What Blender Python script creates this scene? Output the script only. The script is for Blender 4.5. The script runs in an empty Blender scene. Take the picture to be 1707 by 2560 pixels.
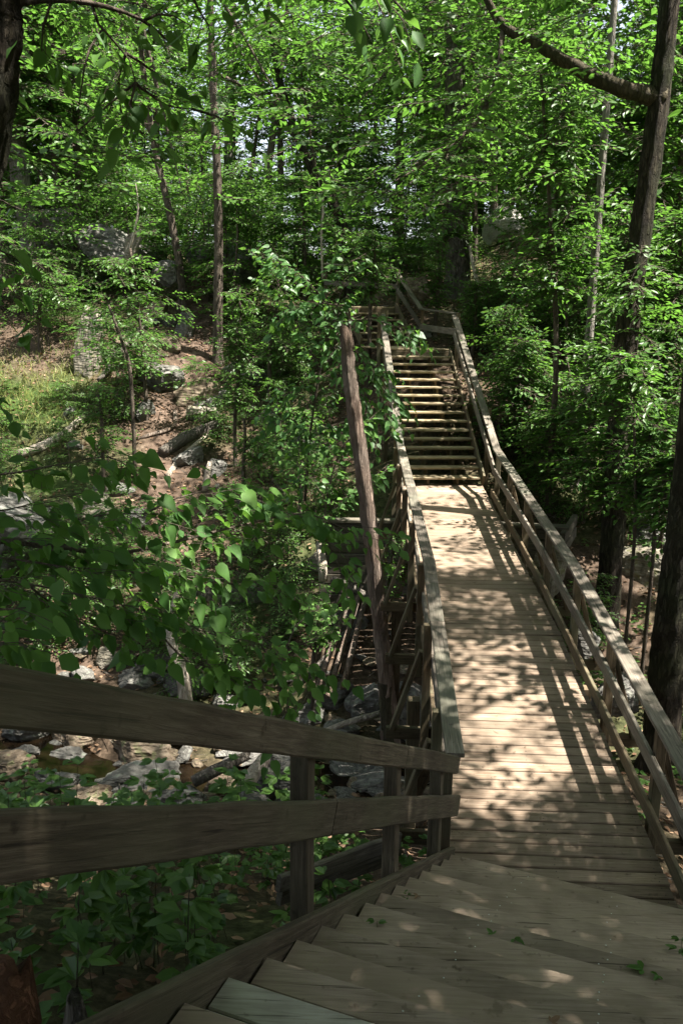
import bpy, math, random
import numpy as np
from mathutils import Vector, Matrix

# ------------------------------------------------------------------ camera, world, sun, exposure
SC = bpy.context.scene
COL = SC.collection
F_PX = 2149.41
PITCH, ROLL, YAW, CAM_H = 0.2334, 0.0139, -0.0419, 5.0447
fwd = np.array([math.sin(YAW)*math.cos(PITCH), math.cos(YAW)*math.cos(PITCH), -math.sin(PITCH)])
rgt = np.array([math.cos(YAW), -math.sin(YAW), 0.0])
upv = np.cross(rgt, fwd)
rgt, upv = math.cos(ROLL)*rgt + math.sin(ROLL)*upv, -math.sin(ROLL)*rgt + math.cos(ROLL)*upv
CAM = np.array([0, 0, CAM_H])
cd = bpy.data.cameras.new('camera')
cd.sensor_fit = 'VERTICAL'; cd.sensor_height = 36.0; cd.lens = F_PX/2560*36
cd.clip_start = 0.05; cd.clip_end = 600
cam = bpy.data.objects.new('camera', cd); COL.objects.link(cam)
cam.matrix_world = Matrix(((rgt[0], upv[0], -fwd[0], 0), (rgt[1], upv[1], -fwd[1], 0), (rgt[2], upv[2], -fwd[2], CAM_H), (0, 0, 0, 1)))
SC.camera = cam

SUN = np.array([0.46, -0.09, 1.0])              # towards the sun
SUN_N = SUN/np.linalg.norm(SUN)
w = bpy.data.worlds.new('World'); SC.world = w; w.use_nodes = True
nt = w.node_tree; nt.nodes.clear()
sky = nt.nodes.new('ShaderNodeTexSky'); sky.sky_type = 'NISHITA'; sky.sun_disc = False
sky.sun_elevation = math.asin(SUN_N[2]); sky.sun_rotation = math.atan2(SUN_N[0], SUN_N[1])
sky.air_density = 1.0; sky.dust_density = 2.5; sky.ozone_density = 0.6
bg = nt.nodes.new('ShaderNodeBackground'); bg.inputs[1].default_value = 0.058
wo = nt.nodes.new('ShaderNodeOutputWorld')
hz = nt.nodes.new('ShaderNodeHueSaturation'); hz.inputs['Saturation'].default_value = 0.5; hz.inputs['Value'].default_value = 1.15
nt.links.new(sky.outputs[0], hz.inputs['Color']); nt.links.new(hz.outputs[0], bg.inputs[0]); nt.links.new(bg.outputs[0], wo.inputs[0])
sl = bpy.data.lights.new('sun', 'SUN'); sl.energy = 5.0; sl.angle = math.radians(0.55); sl.color = (1.0, 0.94, 0.86)
so = bpy.data.objects.new('sun', sl); COL.objects.link(so)
so.rotation_euler = Vector((-SUN_N[0], -SUN_N[1], -SUN_N[2])).to_track_quat('-Z', 'Y').to_euler()
SC.view_settings.view_transform = 'Standard'; SC.view_settings.look = 'None'
SC.view_settings.exposure = 2.3; SC.view_settings.gamma = 1.0
try:
    SC.cycles.max_bounces = 7; SC.cycles.diffuse_bounces = 4; SC.cycles.glossy_bounces = 2
    SC.cycles.transmission_bounces = 5; SC.cycles.transparent_max_bounces = 4
    SC.cycles.caustics_reflective = False; SC.cycles.caustics_refractive = False
    SC.cycles.sample_clamp_indirect = 6.0
    SC.cycles.use_denoising = True
except Exception:
    pass

# ------------------------------------------------------------------ helpers
K = 1707/1568.0                                   # the photo was measured on a 1568 px wide view

def ray(u, v):
    return fwd + rgt*(u*K-853.5)/F_PX - upv*(v*K-1280)/F_PX

def at(u, v, Y):
    r = ray(u, v); return CAM + r*(Y/r[1])

rs0 = np.random.RandomState(7)
GR = rs0.rand(64, 64)

def vnoise(x, y):
    x = np.asarray(x, float); y = np.asarray(y, float)
    xi = np.floor(x).astype(int); yi = np.floor(y).astype(int)
    fx = x-xi; fy = y-yi; fx = fx*fx*(3-2*fx); fy = fy*fy*(3-2*fy)
    a = GR[xi % 64, yi % 64]; b = GR[(xi+1) % 64, yi % 64]; c = GR[xi % 64, (yi+1) % 64]; d = GR[(xi+1) % 64, (yi+1) % 64]
    return (a*(1-fx)+b*fx)*(1-fy)+(c*(1-fx)+d*fx)*fy

def fbm(x, y, o=4):
    s = 0; a = 0.5
    for i in range(o):
        s = s+a*(vnoise(x*2**i+i*13.7, y*2**i+i*7.1)-0.5); a *= 0.5
    return s

G = 0.0922                                         # the bridge climbs gently away from the near bank
PX = [-60, -16, -9, -3, 1.5, 6, 12, 26, 60]
PROF = {
 -60: ([-15, 0, 8, 14, 20, 26, 32, 40, 60, 140], [9, 7, 3, 1.5, 3, 5.5, 7.5, 8.0, 7.0, 5]),
 -16: ([-15, 0, 5, 8, 11.5, 14, 20, 24, 28, 32, 38, 60, 140], [8, 4.2, 1.8, 0.2, -1.2, -.8, 1.6, 3.4, 5.4, 6.9, 7.8, 7.0, 5]),
 -9: ([-15, 0, 4.7, 8, 11.5, 14, 18, 21, 24, 27, 30, 33, 40, 60, 140], [8, 3.2, 1.3, -.4, -1.6, -1.2, .5, 1.7, 3.1, 4.6, 5.9, 7.0, 7.6, 6.8, 5]),
 -3: ([-15, 0, 2, 4.7, 6.5, 8, 10, 11.6, 13, 16, 20, 23, 26, 30, 36, 45, 60, 140], [8, 2.7, 2.2, 1.0, .1, -.6, -1.5, -1.85, -1.6, -.6, .55, 2.0, 3.7, 5.3, 7.0, 7.2, 6.5, 5]),
 1.5: ([-15, 0, 3, 5, 6.5, 9, 12, 14, 15.3, 15.9, 17, 19, 21, 24, 28, 36, 45, 60, 140], [8, 2.4, 1.15, .35, -.25, -1.2, -1.75, -1.2, -.75, .7, 1.05, 2.0, 3.2, 4.6, 6.0, 7.6, 7.8, 7, 5]),
 6: ([-15, 0, 4, 7, 10, 12, 15, 18, 22, 26, 30, 36, 45, 60, 140], [8, 2.8, .8, -.4, -1.2, -1.2, -.3, 1.1, 3.4, 5.6, 7.4, 8.6, 9, 8, 6]),
 12: ([-15, 0, 5, 10, 13, 18, 22, 26, 30, 36, 45, 60, 140], [9, 4, 1.2, -.2, .2, 2.6, 5.0, 7.2, 8.6, 9.4, 9.6, 8.5, 6]),
 26: ([-15, 0, 6, 12, 20, 30, 40, 60, 140], [12, 6, 3, 2.5, 6, 10, 11, 10, 7]),
 60: ([-15, 0, 10, 20, 30, 60, 140], [14, 9, 6, 9, 12, 12, 8]),
}

def stream_y(x): return 11.75+.28*np.sin(np.asarray(x)*.9)+.12*np.sin(np.asarray(x)*2.3+1)
def water_z(x): return ground_z(x, stream_y(x), True)-.115
def ground_z(x, y, smooth=False):
    x = np.asarray(x, float); y = np.asarray(y, float)
    cols = np.stack([np.interp(y, *PROF[p]) for p in PX], -1)
    px = np.array(PX, float)
    i = np.clip(np.searchsorted(px, x)-1, 0, len(px)-2)
    t = np.clip((x-px[i])/(px[i+1]-px[i]), 0, 1); t = t*t*(3-2*t)
    a = np.take_along_axis(cols, i[..., None], -1)[..., 0]; b = np.take_along_axis(cols, i[..., None]+1, -1)[..., 0]
    z = a*(1-t)+b*t
    n = fbm(x*0.35+3, y*0.35+9, 5)*0.75+fbm(x*1.7, y*1.7, 3)*0.22
    keep = np.exp(-((x-1.5)/1.6)**2)*((y > 15.4) & (y < 26))
    if smooth: return z
    chan = np.exp(-((y-stream_y(x))/.42)**2)
    return z+n*(1-0.75*keep)*(1-.35*chan)-.17*chan

def on(u, v, ymin=2.5, ymax=70):
    r = ray(u, v); Y = np.arange(ymin, ymax, 0.04)
    P = CAM[None]+r[None]*(Y/r[1])[:, None]
    h = P[:, 2]-ground_z(P[:, 0], P[:, 1])
    k = np.argmax(h < 0) if (h < 0).any() else len(Y)-1
    return P[k]

def gz(x, y): return float(ground_z(np.array([x]), np.array([y]))[0])

def mesh_np(name, V, faces, mat, parent=None, smooth=False, attrs=None, mats=None, fmat=None, matrix=None):
    """faces: list of (n,k) int arrays"""
    me = bpy.data.meshes.new(name)
    V = np.ascontiguousarray(V, np.float32)
    me.vertices.add(len(V)); me.vertices.foreach_set('co', V.ravel())
    li = np.concatenate([f.ravel() for f in faces]).astype(np.int32)
    cnt = np.concatenate([np.full(len(f), f.shape[1]) for f in faces]).astype(np.int32)
    st = np.concatenate([[0], np.cumsum(cnt)[:-1]]).astype(np.int32)
    me.loops.add(len(li)); me.loops.foreach_set('vertex_index', li)
    me.polygons.add(len(cnt)); me.polygons.foreach_set('loop_start', st); me.polygons.foreach_set('loop_total', cnt)
    me.polygons.foreach_set('use_smooth', np.full(len(cnt), smooth))
    for m in (mats or [mat]): me.materials.append(m)
    if fmat is not None: me.polygons.foreach_set('material_index', np.asarray(fmat, np.int32))
    for k, a in (attrs or {}).items():
        at_ = me.attributes.new(k, 'FLOAT', 'POINT'); at_.data.foreach_set('value', np.ascontiguousarray(a, np.float32))
    me.update(calc_edges=True); me.validate()
    o = bpy.data.objects.new(name, me); COL.objects.link(o)
    if parent is not None: o.parent = parent
    if matrix is not None: o.matrix_basis = matrix
    return o

def tag(o, label=None, cat=None, group=None, kind=None):
    if label: o['label'] = label
    if cat: o['category'] = cat
    if group: o['group'] = group
    if kind: o['kind'] = kind
    return o

def empty(name, loc, label, cat, group=None):
    o = bpy.data.objects.new(name, None); COL.objects.link(o); o.location = tuple(float(c) for c in loc)
    o.empty_display_size = 0.1
    return tag(o, label, cat, group)

class Geo:
    def __init__(s): s.V = []; s.F = {}; s.n = 0; s.A = []
    def add(s, V, faces, a=None):
        for f in faces:
            s.F.setdefault(f.shape[1], []).append(f+s.n)
        s.V.append(V); s.n += len(V); s.A.append(np.full(len(V), random.random() if a is None else a) if not isinstance(a, np.ndarray) else a)
    def build(s, name, mat, parent=None, off=(0, 0, 0), smooth=False, **kw):
        V = np.concatenate(s.V)-np.array(off)
        return mesh_np(name, V, [np.concatenate(f) for f in s.F.values()], mat, parent, smooth, {'rnd': np.concatenate(s.A)}, **kw)

def board_local(L, wdt, h, c=0.006, seg=6, warp=0.0, rs=None):
    """chamfered timber along +X, centred on Y/Z"""
    a, b = wdt/2, h/2; c = min(c, a*.6, b*.6)
    sec = np.array([[-a+c, -b], [a-c, -b], [a, -b+c], [a, b-c], [a-c, b], [-a+c, b], [-a, b-c], [-a, -b+c]])
    xs = np.linspace(0, L, seg+1); V = []
    for i, x in enumerate(xs):
        dy = dz = 0
        if rs is not None and warp: dy, dz = (rs.rand(2)-.5)*2*warp
        for s_ in sec: V.append([x, s_[0]+dy, s_[1]+dz])
    V = np.array(V); q = []
    for i in range(seg):
        for j in range(8):
            k = (j+1) % 8; q.append([i*8+j, (i+1)*8+j, (i+1)*8+k, i*8+k])
    return V, [np.array(q)[:, ::-1], np.array([list(range(8)), [seg*8+j for j in range(7, -1, -1)]])[:, ::-1]]

def frame_m(p0, p1, up=(0, 0, 1)):
    p0 = np.array(p0, float); p1 = np.array(p1, float); x = p1-p0; L = np.linalg.norm(x); x /= L
    u = np.array(up, float); y = np.cross(u, x); y /= np.linalg.norm(y); z = np.cross(x, y)
    return L, np.stack([x, y, z], 1)

brs = np.random.RandomState(3)
def beam(name, p0, p1, wdt, h, mat, parent, up=(0, 0, 1), warp=0.002, c=0.006, label=None):
    """one timber as an object of its own, local X along the grain"""
    L, R = frame_m(p0, p1, up)
    V, Fc = board_local(L, wdt, h, c, max(3, int(L/.35)), warp, brs)
    off = np.array(parent.location) if parent is not None else np.zeros(3)
    M = Matrix.Translation(Vector(np.array(p0, float)-off)) @ Matrix(R.tolist()).to_4x4()
    o = mesh_np(name, V, Fc, mat, parent, False, {'rnd': np.full(len(V), brs.rand())}, matrix=M)
    if label: o['label'] = label
    return o

def spline(P, n):
    P = np.array(P, float)
    if len(P) == 2: return P[0]+(P[1]-P[0])*np.linspace(0, 1, n)[:, None]
    Q = np.vstack([2*P[0]-P[1], P, 2*P[-1]-P[-2]]); T = np.linspace(0, len(P)-1-1e-6, n); out = []
    for t in T:
        i = int(t); f = t-i; a, b, c, d = Q[i:i+4]
        out.append(.5*((2*b)+(-a+c)*f+(2*a-5*b+4*c-d)*f*f+(-a+3*b-3*c+d)*f**3))
    return np.array(out)

def tube(P, R, n=10, rough=0.0, seed=0, seglen=0.25, nmax=80, cap=True, jag=0.0):
    P = np.array(P, float); L = np.linalg.norm(np.diff(P, axis=0), axis=1).sum()
    m = int(np.clip(L/seglen, 3, nmax)); C = spline(P, m)
    if np.isscalar(R): R = [R, R]
    rr = np.interp(np.linspace(0, 1, m), np.linspace(0, 1, len(R)), R)
    rs = np.random.RandomState(seed)
    T = np.gradient(C, axis=0); T /= np.linalg.norm(T, axis=1)[:, None]
    a = np.array([1., 0, 0]) if abs(T[0][0]) < .8 else np.array([0, 1., 0])
    N = []; nn = a-T[0]*(a@T[0]); nn /= np.linalg.norm(nn)
    for t in T:
        nn = nn-t*(nn@t); nn /= np.linalg.norm(nn); N.append(nn)
    N = np.array(N); B = np.cross(T, N)
    th = np.linspace(0, 2*np.pi, n, endpoint=False)
    rad = rr[:, None]*np.ones(n)[None]
    if rough:
        lob = sum(rs.rand()*np.cos(k*th[None]+rs.rand()*6+np.linspace(0, rs.rand()*3, m)[:, None]) for k in (2, 3, 5))
        rad = rad*(1+rough*lob*.4+rough*(rs.rand(m, n)-.5))
    V = C[:, None]+rad[..., None]*(np.cos(th)[None, :, None]*N[:, None]+np.sin(th)[None, :, None]*B[:, None])
    if jag: V[-1] += T[-1][None]*(rs.rand(n, 1)*jag)
    V = V.reshape(-1, 3); q = []
    I = np.arange(m-1)[:, None]*n; J = np.arange(n)[None]; J2 = (J+1) % n
    q = np.stack([I+J, I+J2, I+n+J2, I+n+J], -1).reshape(-1, 4)
    fs = [q]
    if cap: fs.append(np.array([list(range(n))[::-1], [(m-1)*n+j for j in range(n)]]))
    return V, fs

# ------------------------------------------------------------------ materials
def mat(name):
    m = bpy.data.materials.new(name); m.use_nodes = True; t = m.node_tree
    return m, t, t.nodes['Principled BSDF'], lambda ty: t.nodes.new(ty), t.links.new

def ramp(N, stops):
    r = N('ShaderNodeValToRGB'); e = r.color_ramp.elements
    while len(e) < len(stops): e.new(.5)
    for i, (p, c) in enumerate(stops): e[i].position = p; e[i].color = (*c, 1)
    return r

def wood(name, c0, c1, c2, rough=.75, bump=.35, algae=None, spec=.25):
    m, t, b, N, L = mat(name)
    tc = N('ShaderNodeTexCoord'); at_ = N('ShaderNodeAttribute'); at_.attribute_name = 'rnd'
    cm = N('ShaderNodeCombineXYZ'); mu = N('ShaderNodeMath'); mu.operation = 'MULTIPLY'; mu.inputs[1].default_value = 37
    L(at_.outputs['Fac'], mu.inputs[0])
    for i in range(3): L(mu.outputs[0], cm.inputs[i])
    va = N('ShaderNodeVectorMath'); L(tc.outputs['Object'], va.inputs[0]); L(cm.outputs[0], va.inputs[1])
    mp = N('ShaderNodeMapping'); mp.inputs['Scale'].default_value = (1.6, 26, 26); L(va.outputs[0], mp.inputs[0])
    n1 = N('ShaderNodeTexNoise'); n1.inputs['Scale'].default_value = 2.2; n1.inputs['Detail'].default_value = 7; n1.inputs['Roughness'].default_value = .65; n1.inputs['Distortion'].default_value = .5
    L(mp.outputs[0], n1.inputs[0])
    n2 = N('ShaderNodeTexNoise'); n2.inputs['Scale'].default_value = 2.6; n2.inputs['Detail'].default_value = 5; L(va.outputs[0], n2.inputs[0])
    r1 = ramp(N, [(.30, c0), (.52, c1), (.72, c2)]); L(n1.outputs['Fac'], r1.inputs[0])
    hs = N('ShaderNodeHueSaturation'); L(r1.outputs[0], hs.inputs['Color'])
    mr = N('ShaderNodeMapRange'); mr.inputs['To Min'].default_value = .66; mr.inputs['To Max'].default_value = 1.2; L(at_.outputs['Fac'], mr.inputs[0]); L(mr.outputs[0], hs.inputs['Value'])
    mx = N('ShaderNodeMix'); mx.data_type = 'RGBA'; mx.blend_type = 'MULTIPLY'; mx.inputs[0].default_value = .75
    r2 = ramp(N, [(.28, (.42, .40, .37)), (.58, (1, 1, 1))]); L(n2.outputs['Fac'], r2.inputs[0])
    L(hs.outputs[0], mx.inputs[6]); L(r2.outputs[0], mx.inputs[7]); out = mx.outputs[2]
    mp4 = N('ShaderNodeMapping'); mp4.inputs['Scale'].default_value = (1.1, 34, 34); L(va.outputs[0], mp4.inputs[0])
    n4 = N('ShaderNodeTexNoise'); n4.inputs['Scale'].default_value = 1.7; n4.inputs['Detail'].default_value = 3; n4.inputs['Distortion'].default_value = .3; L(mp4.outputs[0], n4.inputs[0])
    r4 = ramp(N, [(.315, (.22, .20, .18)), (.36, (1, 1, 1))]); L(n4.outputs['Fac'], r4.inputs[0])
    n5 = N('ShaderNodeTexNoise'); n5.inputs['Scale'].default_value = 14; n5.inputs['Detail'].default_value = 4; L(va.outputs[0], n5.inputs[0])
    r5 = ramp(N, [(.27, (.4, .37, .33)), (.36, (1, 1, 1))]); L(n5.outputs['Fac'], r5.inputs[0])
    for r_n in (r4, r5):
        mq = N('ShaderNodeMix'); mq.data_type = 'RGBA'; mq.blend_type = 'MULTIPLY'; mq.inputs[0].default_value = .85
        L(out, mq.inputs[6]); L(r_n.outputs[0], mq.inputs[7]); out = mq.outputs[2]
    if algae:
        n3 = N('ShaderNodeTexNoise'); n3.inputs['Scale'].default_value = 1.1; n3.inputs['Detail'].default_value = 6; L(va.outputs[0], n3.inputs[0])
        r3 = ramp(N, [(.46, (0, 0, 0)), (.68, (.75, .75, .75))]); L(n3.outputs['Fac'], r3.inputs[0])
        m2 = N('ShaderNodeMix'); m2.data_type = 'RGBA'; L(r3.outputs[0], m2.inputs[0]); L(out, m2.inputs[6]); m2.inputs[7].default_value = (*algae, 1); out = m2.outputs[2]
    L(out, b.inputs['Base Color']); b.inputs['Roughness'].default_value = rough; b.inputs['Specular IOR Level'].default_value = spec
    bp = N('ShaderNodeBump'); bp.inputs['Strength'].default_value = bump; bp.inputs['Distance'].default_value = .006
    L(n1.outputs['Fac'], bp.inputs['Height']); L(bp.outputs[0], b.inputs['Normal'])
    return m

M_DECK = wood('deck_wood', (.16, .11, .072), (.26, .196, .140), (.36, .283, .21), algae=(.172, .135, .097))
M_RAIL = wood('rail_wood', (.075, .065, .052), (.17, .145, .115), (.29, .26, .21), bump=.6, algae=(.10, .105, .075))
M_POST = wood('post_wood', (.06, .045, .028), (.135, .10, .06), (.22, .165, .10), bump=.4, algae=(.10, .10, .06))
M_NEARRAIL = wood('mossy_rail_wood', (.05, .04, .026), (.115, .093, .062), (.20, .168, .118), bump=.9, algae=(.075, .073, .04))
M_TREAD = wood('tread_wood', (.26, .20, .145), (.35, .275, .205), (.42, .34, .26), bump=.28, algae=(.25, .195, .137))
M_PALE = wood('pale_tread_wood', (.36, .34, .27), (.50, .48, .39), (.6, .58, .48), bump=.3)
M_FARTREAD = wood('far_tread_wood', (.20, .16, .10), (.36, .29, .18), (.46, .38, .26), algae=(.28, .23, .13))
M_OLD = wood('old_timber', (.06, .055, .045), (.14, .125, .10), (.24, .22, .18), bump=.7, algae=(.09, .085, .05))

mm, t, b, N, L = mat('screw_steel'); b.inputs['Base Color'].default_value = (.62, .62, .6, 1); b.inputs['Metallic'].default_value = .6; b.inputs['Roughness'].default_value = .35; M_SCREW = mm

mm, t, b, N, L = mat('rusty_nail'); b.inputs['Base Color'].default_value = (.03, .022, .018, 1); b.inputs['Roughness'].default_value = .7; M_NAIL = mm

def bark(name, c0, c1, c2, zs=.22, scale=9, bump=.8, moss=None):
    m, t, b, N, L = mat(name)
    tc = N('ShaderNodeTexCoord'); mp = N('ShaderNodeMapping'); mp.inputs['Scale'].default_value = (1, 1, zs); L(tc.outputs['Object'], mp.inputs[0])
    n1 = N('ShaderNodeTexNoise'); n1.inputs['Scale'].default_value = scale*1.6; n1.inputs['Detail'].default_value = 7; n1.inputs['Roughness'].default_value = .65; n1.inputs['Distortion'].default_value = .8; L(mp.outputs[0], n1.inputs[0])
    vo = N('ShaderNodeTexVoronoi'); vo.feature = 'DISTANCE_TO_EDGE'; vo.inputs['Scale'].default_value = scale*1.5
    vm = N('ShaderNodeVectorMath'); vm.operation = 'MULTIPLY_ADD'; L(n1.outputs['Color'], vm.inputs[0]); vm.inputs[1].default_value = (.12, .12, .12); L(mp.outputs[0], vm.inputs[2]); L(vm.outputs[0], vo.inputs[0])
    r = ramp(N, [(.3, c0), (.5, c1), (.75, c2)]); L(n1.outputs['Fac'], r.inputs[0])
    n2 = N('ShaderNodeTexNoise'); n2.inputs['Scale'].default_value = 1.3; n2.inputs['Detail'].default_value = 5; L(tc.outputs['Object'], n2.inputs[0])
    r2 = ramp(N, [(.42, (0, 0, 0)), (.66, (1, 1, 1))]); L(n2.outputs['Fac'], r2.inputs[0])
    mx = N('ShaderNodeMix'); mx.data_type = 'RGBA'; L(r2.outputs[0], mx.inputs[0]); L(r.outputs[0], mx.inputs[6])
    mx.inputs[7].default_value = (*(moss or tuple(c*1.35 for c in c1)), 1)
    L(mx.outputs[2], b.inputs['Base Color']); b.inputs['Roughness'].default_value = .9; b.inputs['Specular IOR Level'].default_value = .15
    ad = N('ShaderNodeMath'); ad.operation = 'ADD'; r3 = ramp(N, [(0, (0, 0, 0)), (.18, (1, 1, 1))]); L(vo.outputs['Distance'], r3.inputs[0]); L(r3.outputs[0], ad.inputs[0]); L(n1.outputs['Fac'], ad.inputs[1])
    bp = N('ShaderNodeBump'); bp.inputs['Strength'].default_value = bump; bp.inputs['Distance'].default_value = .05; L(ad.outputs[0], bp.inputs['Height']); L(bp.outputs[0], b.inputs['Normal'])
    return m

M_BARK = bark('dark_bark', (.045, .036, .028), (.10, .08, .062), (.19, .16, .125))
M_BARKG = bark('grey_bark', (.09, .082, .07), (.19, .175, .15), (.32, .30, .26), scale=7)
M_BARKM = bark('mossy_bark', (.035, .03, .02), (.085, .07, .045), (.16, .13, .085), moss=(.06, .062, .032), scale=11)
M_BARKD = bark('blackish_bark', (.018, .014, .010), (.05, .04, .03), (.11, .09, .065), scale=10, bump=1.0, moss=(.045, .05, .025))
M_DEAD = bark('bare_dead_wood', (.09, .06, .042), (.28, .20, .15), (.44, .34, .27), zs=.05, scale=17, bump=1.0, moss=(.33, .265, .215))
M_BARKJ = bark('ridged_bark', (.05, .043, .035), (.11, .098, .08), (.21, .19, .16), scale=8, bump=1.0)
M_LOG = bark('log_bark', (.07, .06, .05), (.17, .15, .125), (.33, .30, .26), scale=12, bump=1)
M_PALEWOOD = bark('bleached_wood', (.22, .18, .14), (.42, .36, .29), (.6, .54, .46), zs=.1, scale=12)
M_RUST = bark('rusty_bark', (.05, .022, .012), (.12, .055, .03), (.2, .10, .055), scale=14)

def leafm(name, c0, c1, trans, mixf=.42, rough=.42, spec=.4):
    m, t, b, N, L = mat(name)
    at_ = N('ShaderNodeAttribute'); at_.attribute_name = 'rnd'
    r = ramp(N, [(0, c0), (1, c1)]); L(at_.outputs['Fac'], r.inputs[0])
    L(r.outputs[0], b.inputs['Base Color']); b.inputs['Roughness'].default_value = rough; b.inputs['Specular IOR Level'].default_value = spec
    tr = N('ShaderNodeBsdfTranslucent')
    r2 = ramp(N, [(0, tuple(c*.75 for c in trans)), (1, trans)]); L(at_.outputs['Fac'], r2.inputs[0]); L(r2.outputs[0], tr.inputs[0])
    mx = N('ShaderNodeMixShader'); mx.inputs[0].default_value = mixf
    L(b.outputs[0], mx.inputs[1]); L(tr.outputs[0], mx.inputs[2])
    L(mx.outputs[0], t.nodes['Material Output'].inputs[0])
    return m

M_LEAF = leafm('forest_leaf', (.04, .10, .018), (.088, .18, .036), (.155, .35, .045))
M_LEAFC = leafm('canopy_leaf', (.04, .09, .018), (.075, .155, .032), (.15, .34, .045))
M_LEAFR = leafm('heart_leaf', (.04, .11, .03), (.08, .17, .045), (.17, .36, .05), mixf=.36, rough=.45, spec=.32)
M_LEAFD = leafm('shade_leaf', (.035, .10, .022), (.10, .20, .04), (.16, .34, .045), mixf=.38, rough=.6, spec=.22)
M_HERB = leafm('herb_leaf', (.045, .105, .024), (.095, .18, .036), (.16, .33, .045), mixf=.35)
M_LITTER = leafm('dead_leaf', (.10, .055, .032), (.33, .22, .14), (.25, .14, .07), mixf=.12, rough=.8, spec=.1)
M_GRASS = leafm('grass_blade', (.10, .14, .03), (.26, .27, .08), (.25, .3, .07), mixf=.3, rough=.6)

# rock
def rockm(name, c0, c1, c2, lich=(.30, .32, .26)):
    m, t, b, N, L = mat(name)
    tc = N('ShaderNodeTexCoord')
    n1 = N('ShaderNodeTexNoise'); n1.inputs['Scale'].default_value = 3.2; n1.inputs['Detail'].default_value = 9; n1.inputs['Roughness'].default_value = .7; L(tc.outputs['Object'], n1.inputs[0])
    r = ramp(N, [(.32, c0), (.5, c1), (.68, c2)]); L(n1.outputs['Fac'], r.inputs[0])
    n2 = N('ShaderNodeTexNoise'); n2.inputs['Scale'].default_value = 7; n2.inputs['Detail'].default_value = 6; L(tc.outputs['Object'], n2.inputs[0])
    r2 = ramp(N, [(.56, (0, 0, 0)), (.66, (.8, .8, .8))]); L(n2.outputs['Fac'], r2.inputs[0])
    mx = N('ShaderNodeMix'); mx.data_type = 'RGBA'; L(r2.outputs[0], mx.inputs[0]); L(r.outputs[0], mx.inputs[6]); mx.inputs[7].default_value = (*lich, 1)
    L(mx.outputs[2], b.inputs['Base Color']); b.inputs['Roughness'].default_value = .85; b.inputs['Specular IOR Level'].default_value = .2
    mp = N('ShaderNodeMapping'); mp.inputs['Scale'].default_value = (1, 1, 5); mp.inputs['Rotation'].default_value = (.3, .25, 0); L(tc.outputs['Object'], mp.inputs[0])
    n3 = N('ShaderNodeTexNoise'); n3.inputs['Scale'].default_value = 4; n3.inputs['Detail'].default_value = 8; L(mp.outputs[0], n3.inputs[0])
    bp = N('ShaderNodeBump'); bp.inputs['Strength'].default_value = .9; bp.inputs['Distance'].default_value = .06; L(n3.outputs['Fac'], bp.inputs['Height']); L(bp.outputs[0], b.inputs['Normal'])
    return m
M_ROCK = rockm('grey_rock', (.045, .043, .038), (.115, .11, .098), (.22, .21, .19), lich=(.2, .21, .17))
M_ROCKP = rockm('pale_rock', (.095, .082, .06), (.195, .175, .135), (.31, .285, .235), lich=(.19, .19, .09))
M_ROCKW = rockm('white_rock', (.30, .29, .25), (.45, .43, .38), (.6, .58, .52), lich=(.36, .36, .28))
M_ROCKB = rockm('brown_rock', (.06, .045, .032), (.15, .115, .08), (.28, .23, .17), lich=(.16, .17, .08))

# ground
m, t, b, N, L = mat('forest_floor')
tc = N('ShaderNodeTexCoord'); pa = N('ShaderNodeAttribute'); pa.attribute_name = 'path'; ga = N('ShaderNodeAttribute'); ga.attribute_name = 'green'
n1 = N('ShaderNodeTexNoise'); n1.inputs['Scale'].default_value = 9; n1.inputs['Detail'].default_value = 8; n1.inputs['Roughness'].default_value = .7; L(tc.outputs['Object'], n1.inputs[0])
r1 = ramp(N, [(.3, (.020, .015, .010)), (.5, (.06, .043, .029)), (.7, (.14, .10, .07))]); L(n1.outputs['Fac'], r1.inputs[0])
n2 = N('ShaderNodeTexNoise'); n2.inputs['Scale'].default_value = 5; n2.inputs['Detail'].default_value = 7; L(tc.outputs['Object'], n2.inputs[0])
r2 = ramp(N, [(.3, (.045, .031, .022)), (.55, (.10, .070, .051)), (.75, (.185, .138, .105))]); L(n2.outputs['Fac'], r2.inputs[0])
r3 = ramp(N, [(.35, (.02, .035, .010)), (.65, (.06, .10, .025))]); L(n1.outputs['Fac'], r3.inputs[0])
ma = N('ShaderNodeMix'); ma.data_type = 'RGBA'; L(ga.outputs['Fac'], ma.inputs[0]); L(r1.outputs[0], ma.inputs[6]); L(r3.outputs[0], ma.inputs[7])
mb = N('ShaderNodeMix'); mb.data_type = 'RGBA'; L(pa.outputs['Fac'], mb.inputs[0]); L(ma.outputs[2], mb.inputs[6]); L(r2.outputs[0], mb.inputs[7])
L(mb.outputs[2], b.inputs['Base Color']); b.inputs['Roughness'].default_value = .95; b.inputs['Specular IOR Level'].default_value = .1
bp = N('ShaderNodeBump'); bp.inputs['Strength'].default_value = .8; bp.inputs['Distance'].default_value = .05; L(n1.outputs['Fac'], bp.inputs['Height']); L(bp.outputs[0], b.inputs['Normal'])
M_GROUND = m

m, t, b, N, L = mat('stream_water')
b.inputs['Base Color'].default_value = (.010, .0065, .0035, 1); b.inputs['Roughness'].default_value = .05; b.inputs['Specular IOR Level'].default_value = .8; b.inputs['IOR'].default_value = 1.33
tc = N('ShaderNodeTexCoord'); n1 = N('ShaderNodeTexNoise'); n1.inputs['Scale'].default_value = 9; n1.inputs['Detail'].default_value = 4; L(tc.outputs['Object'], n1.inputs[0])
bp = N('ShaderNodeBump'); bp.inputs['Strength'].default_value = .25; bp.inputs['Distance'].default_value = .02; L(n1.outputs['Fac'], bp.inputs['Height']); L(bp.outputs[0], b.inputs['Normal'])
M_WATER = m

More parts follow.
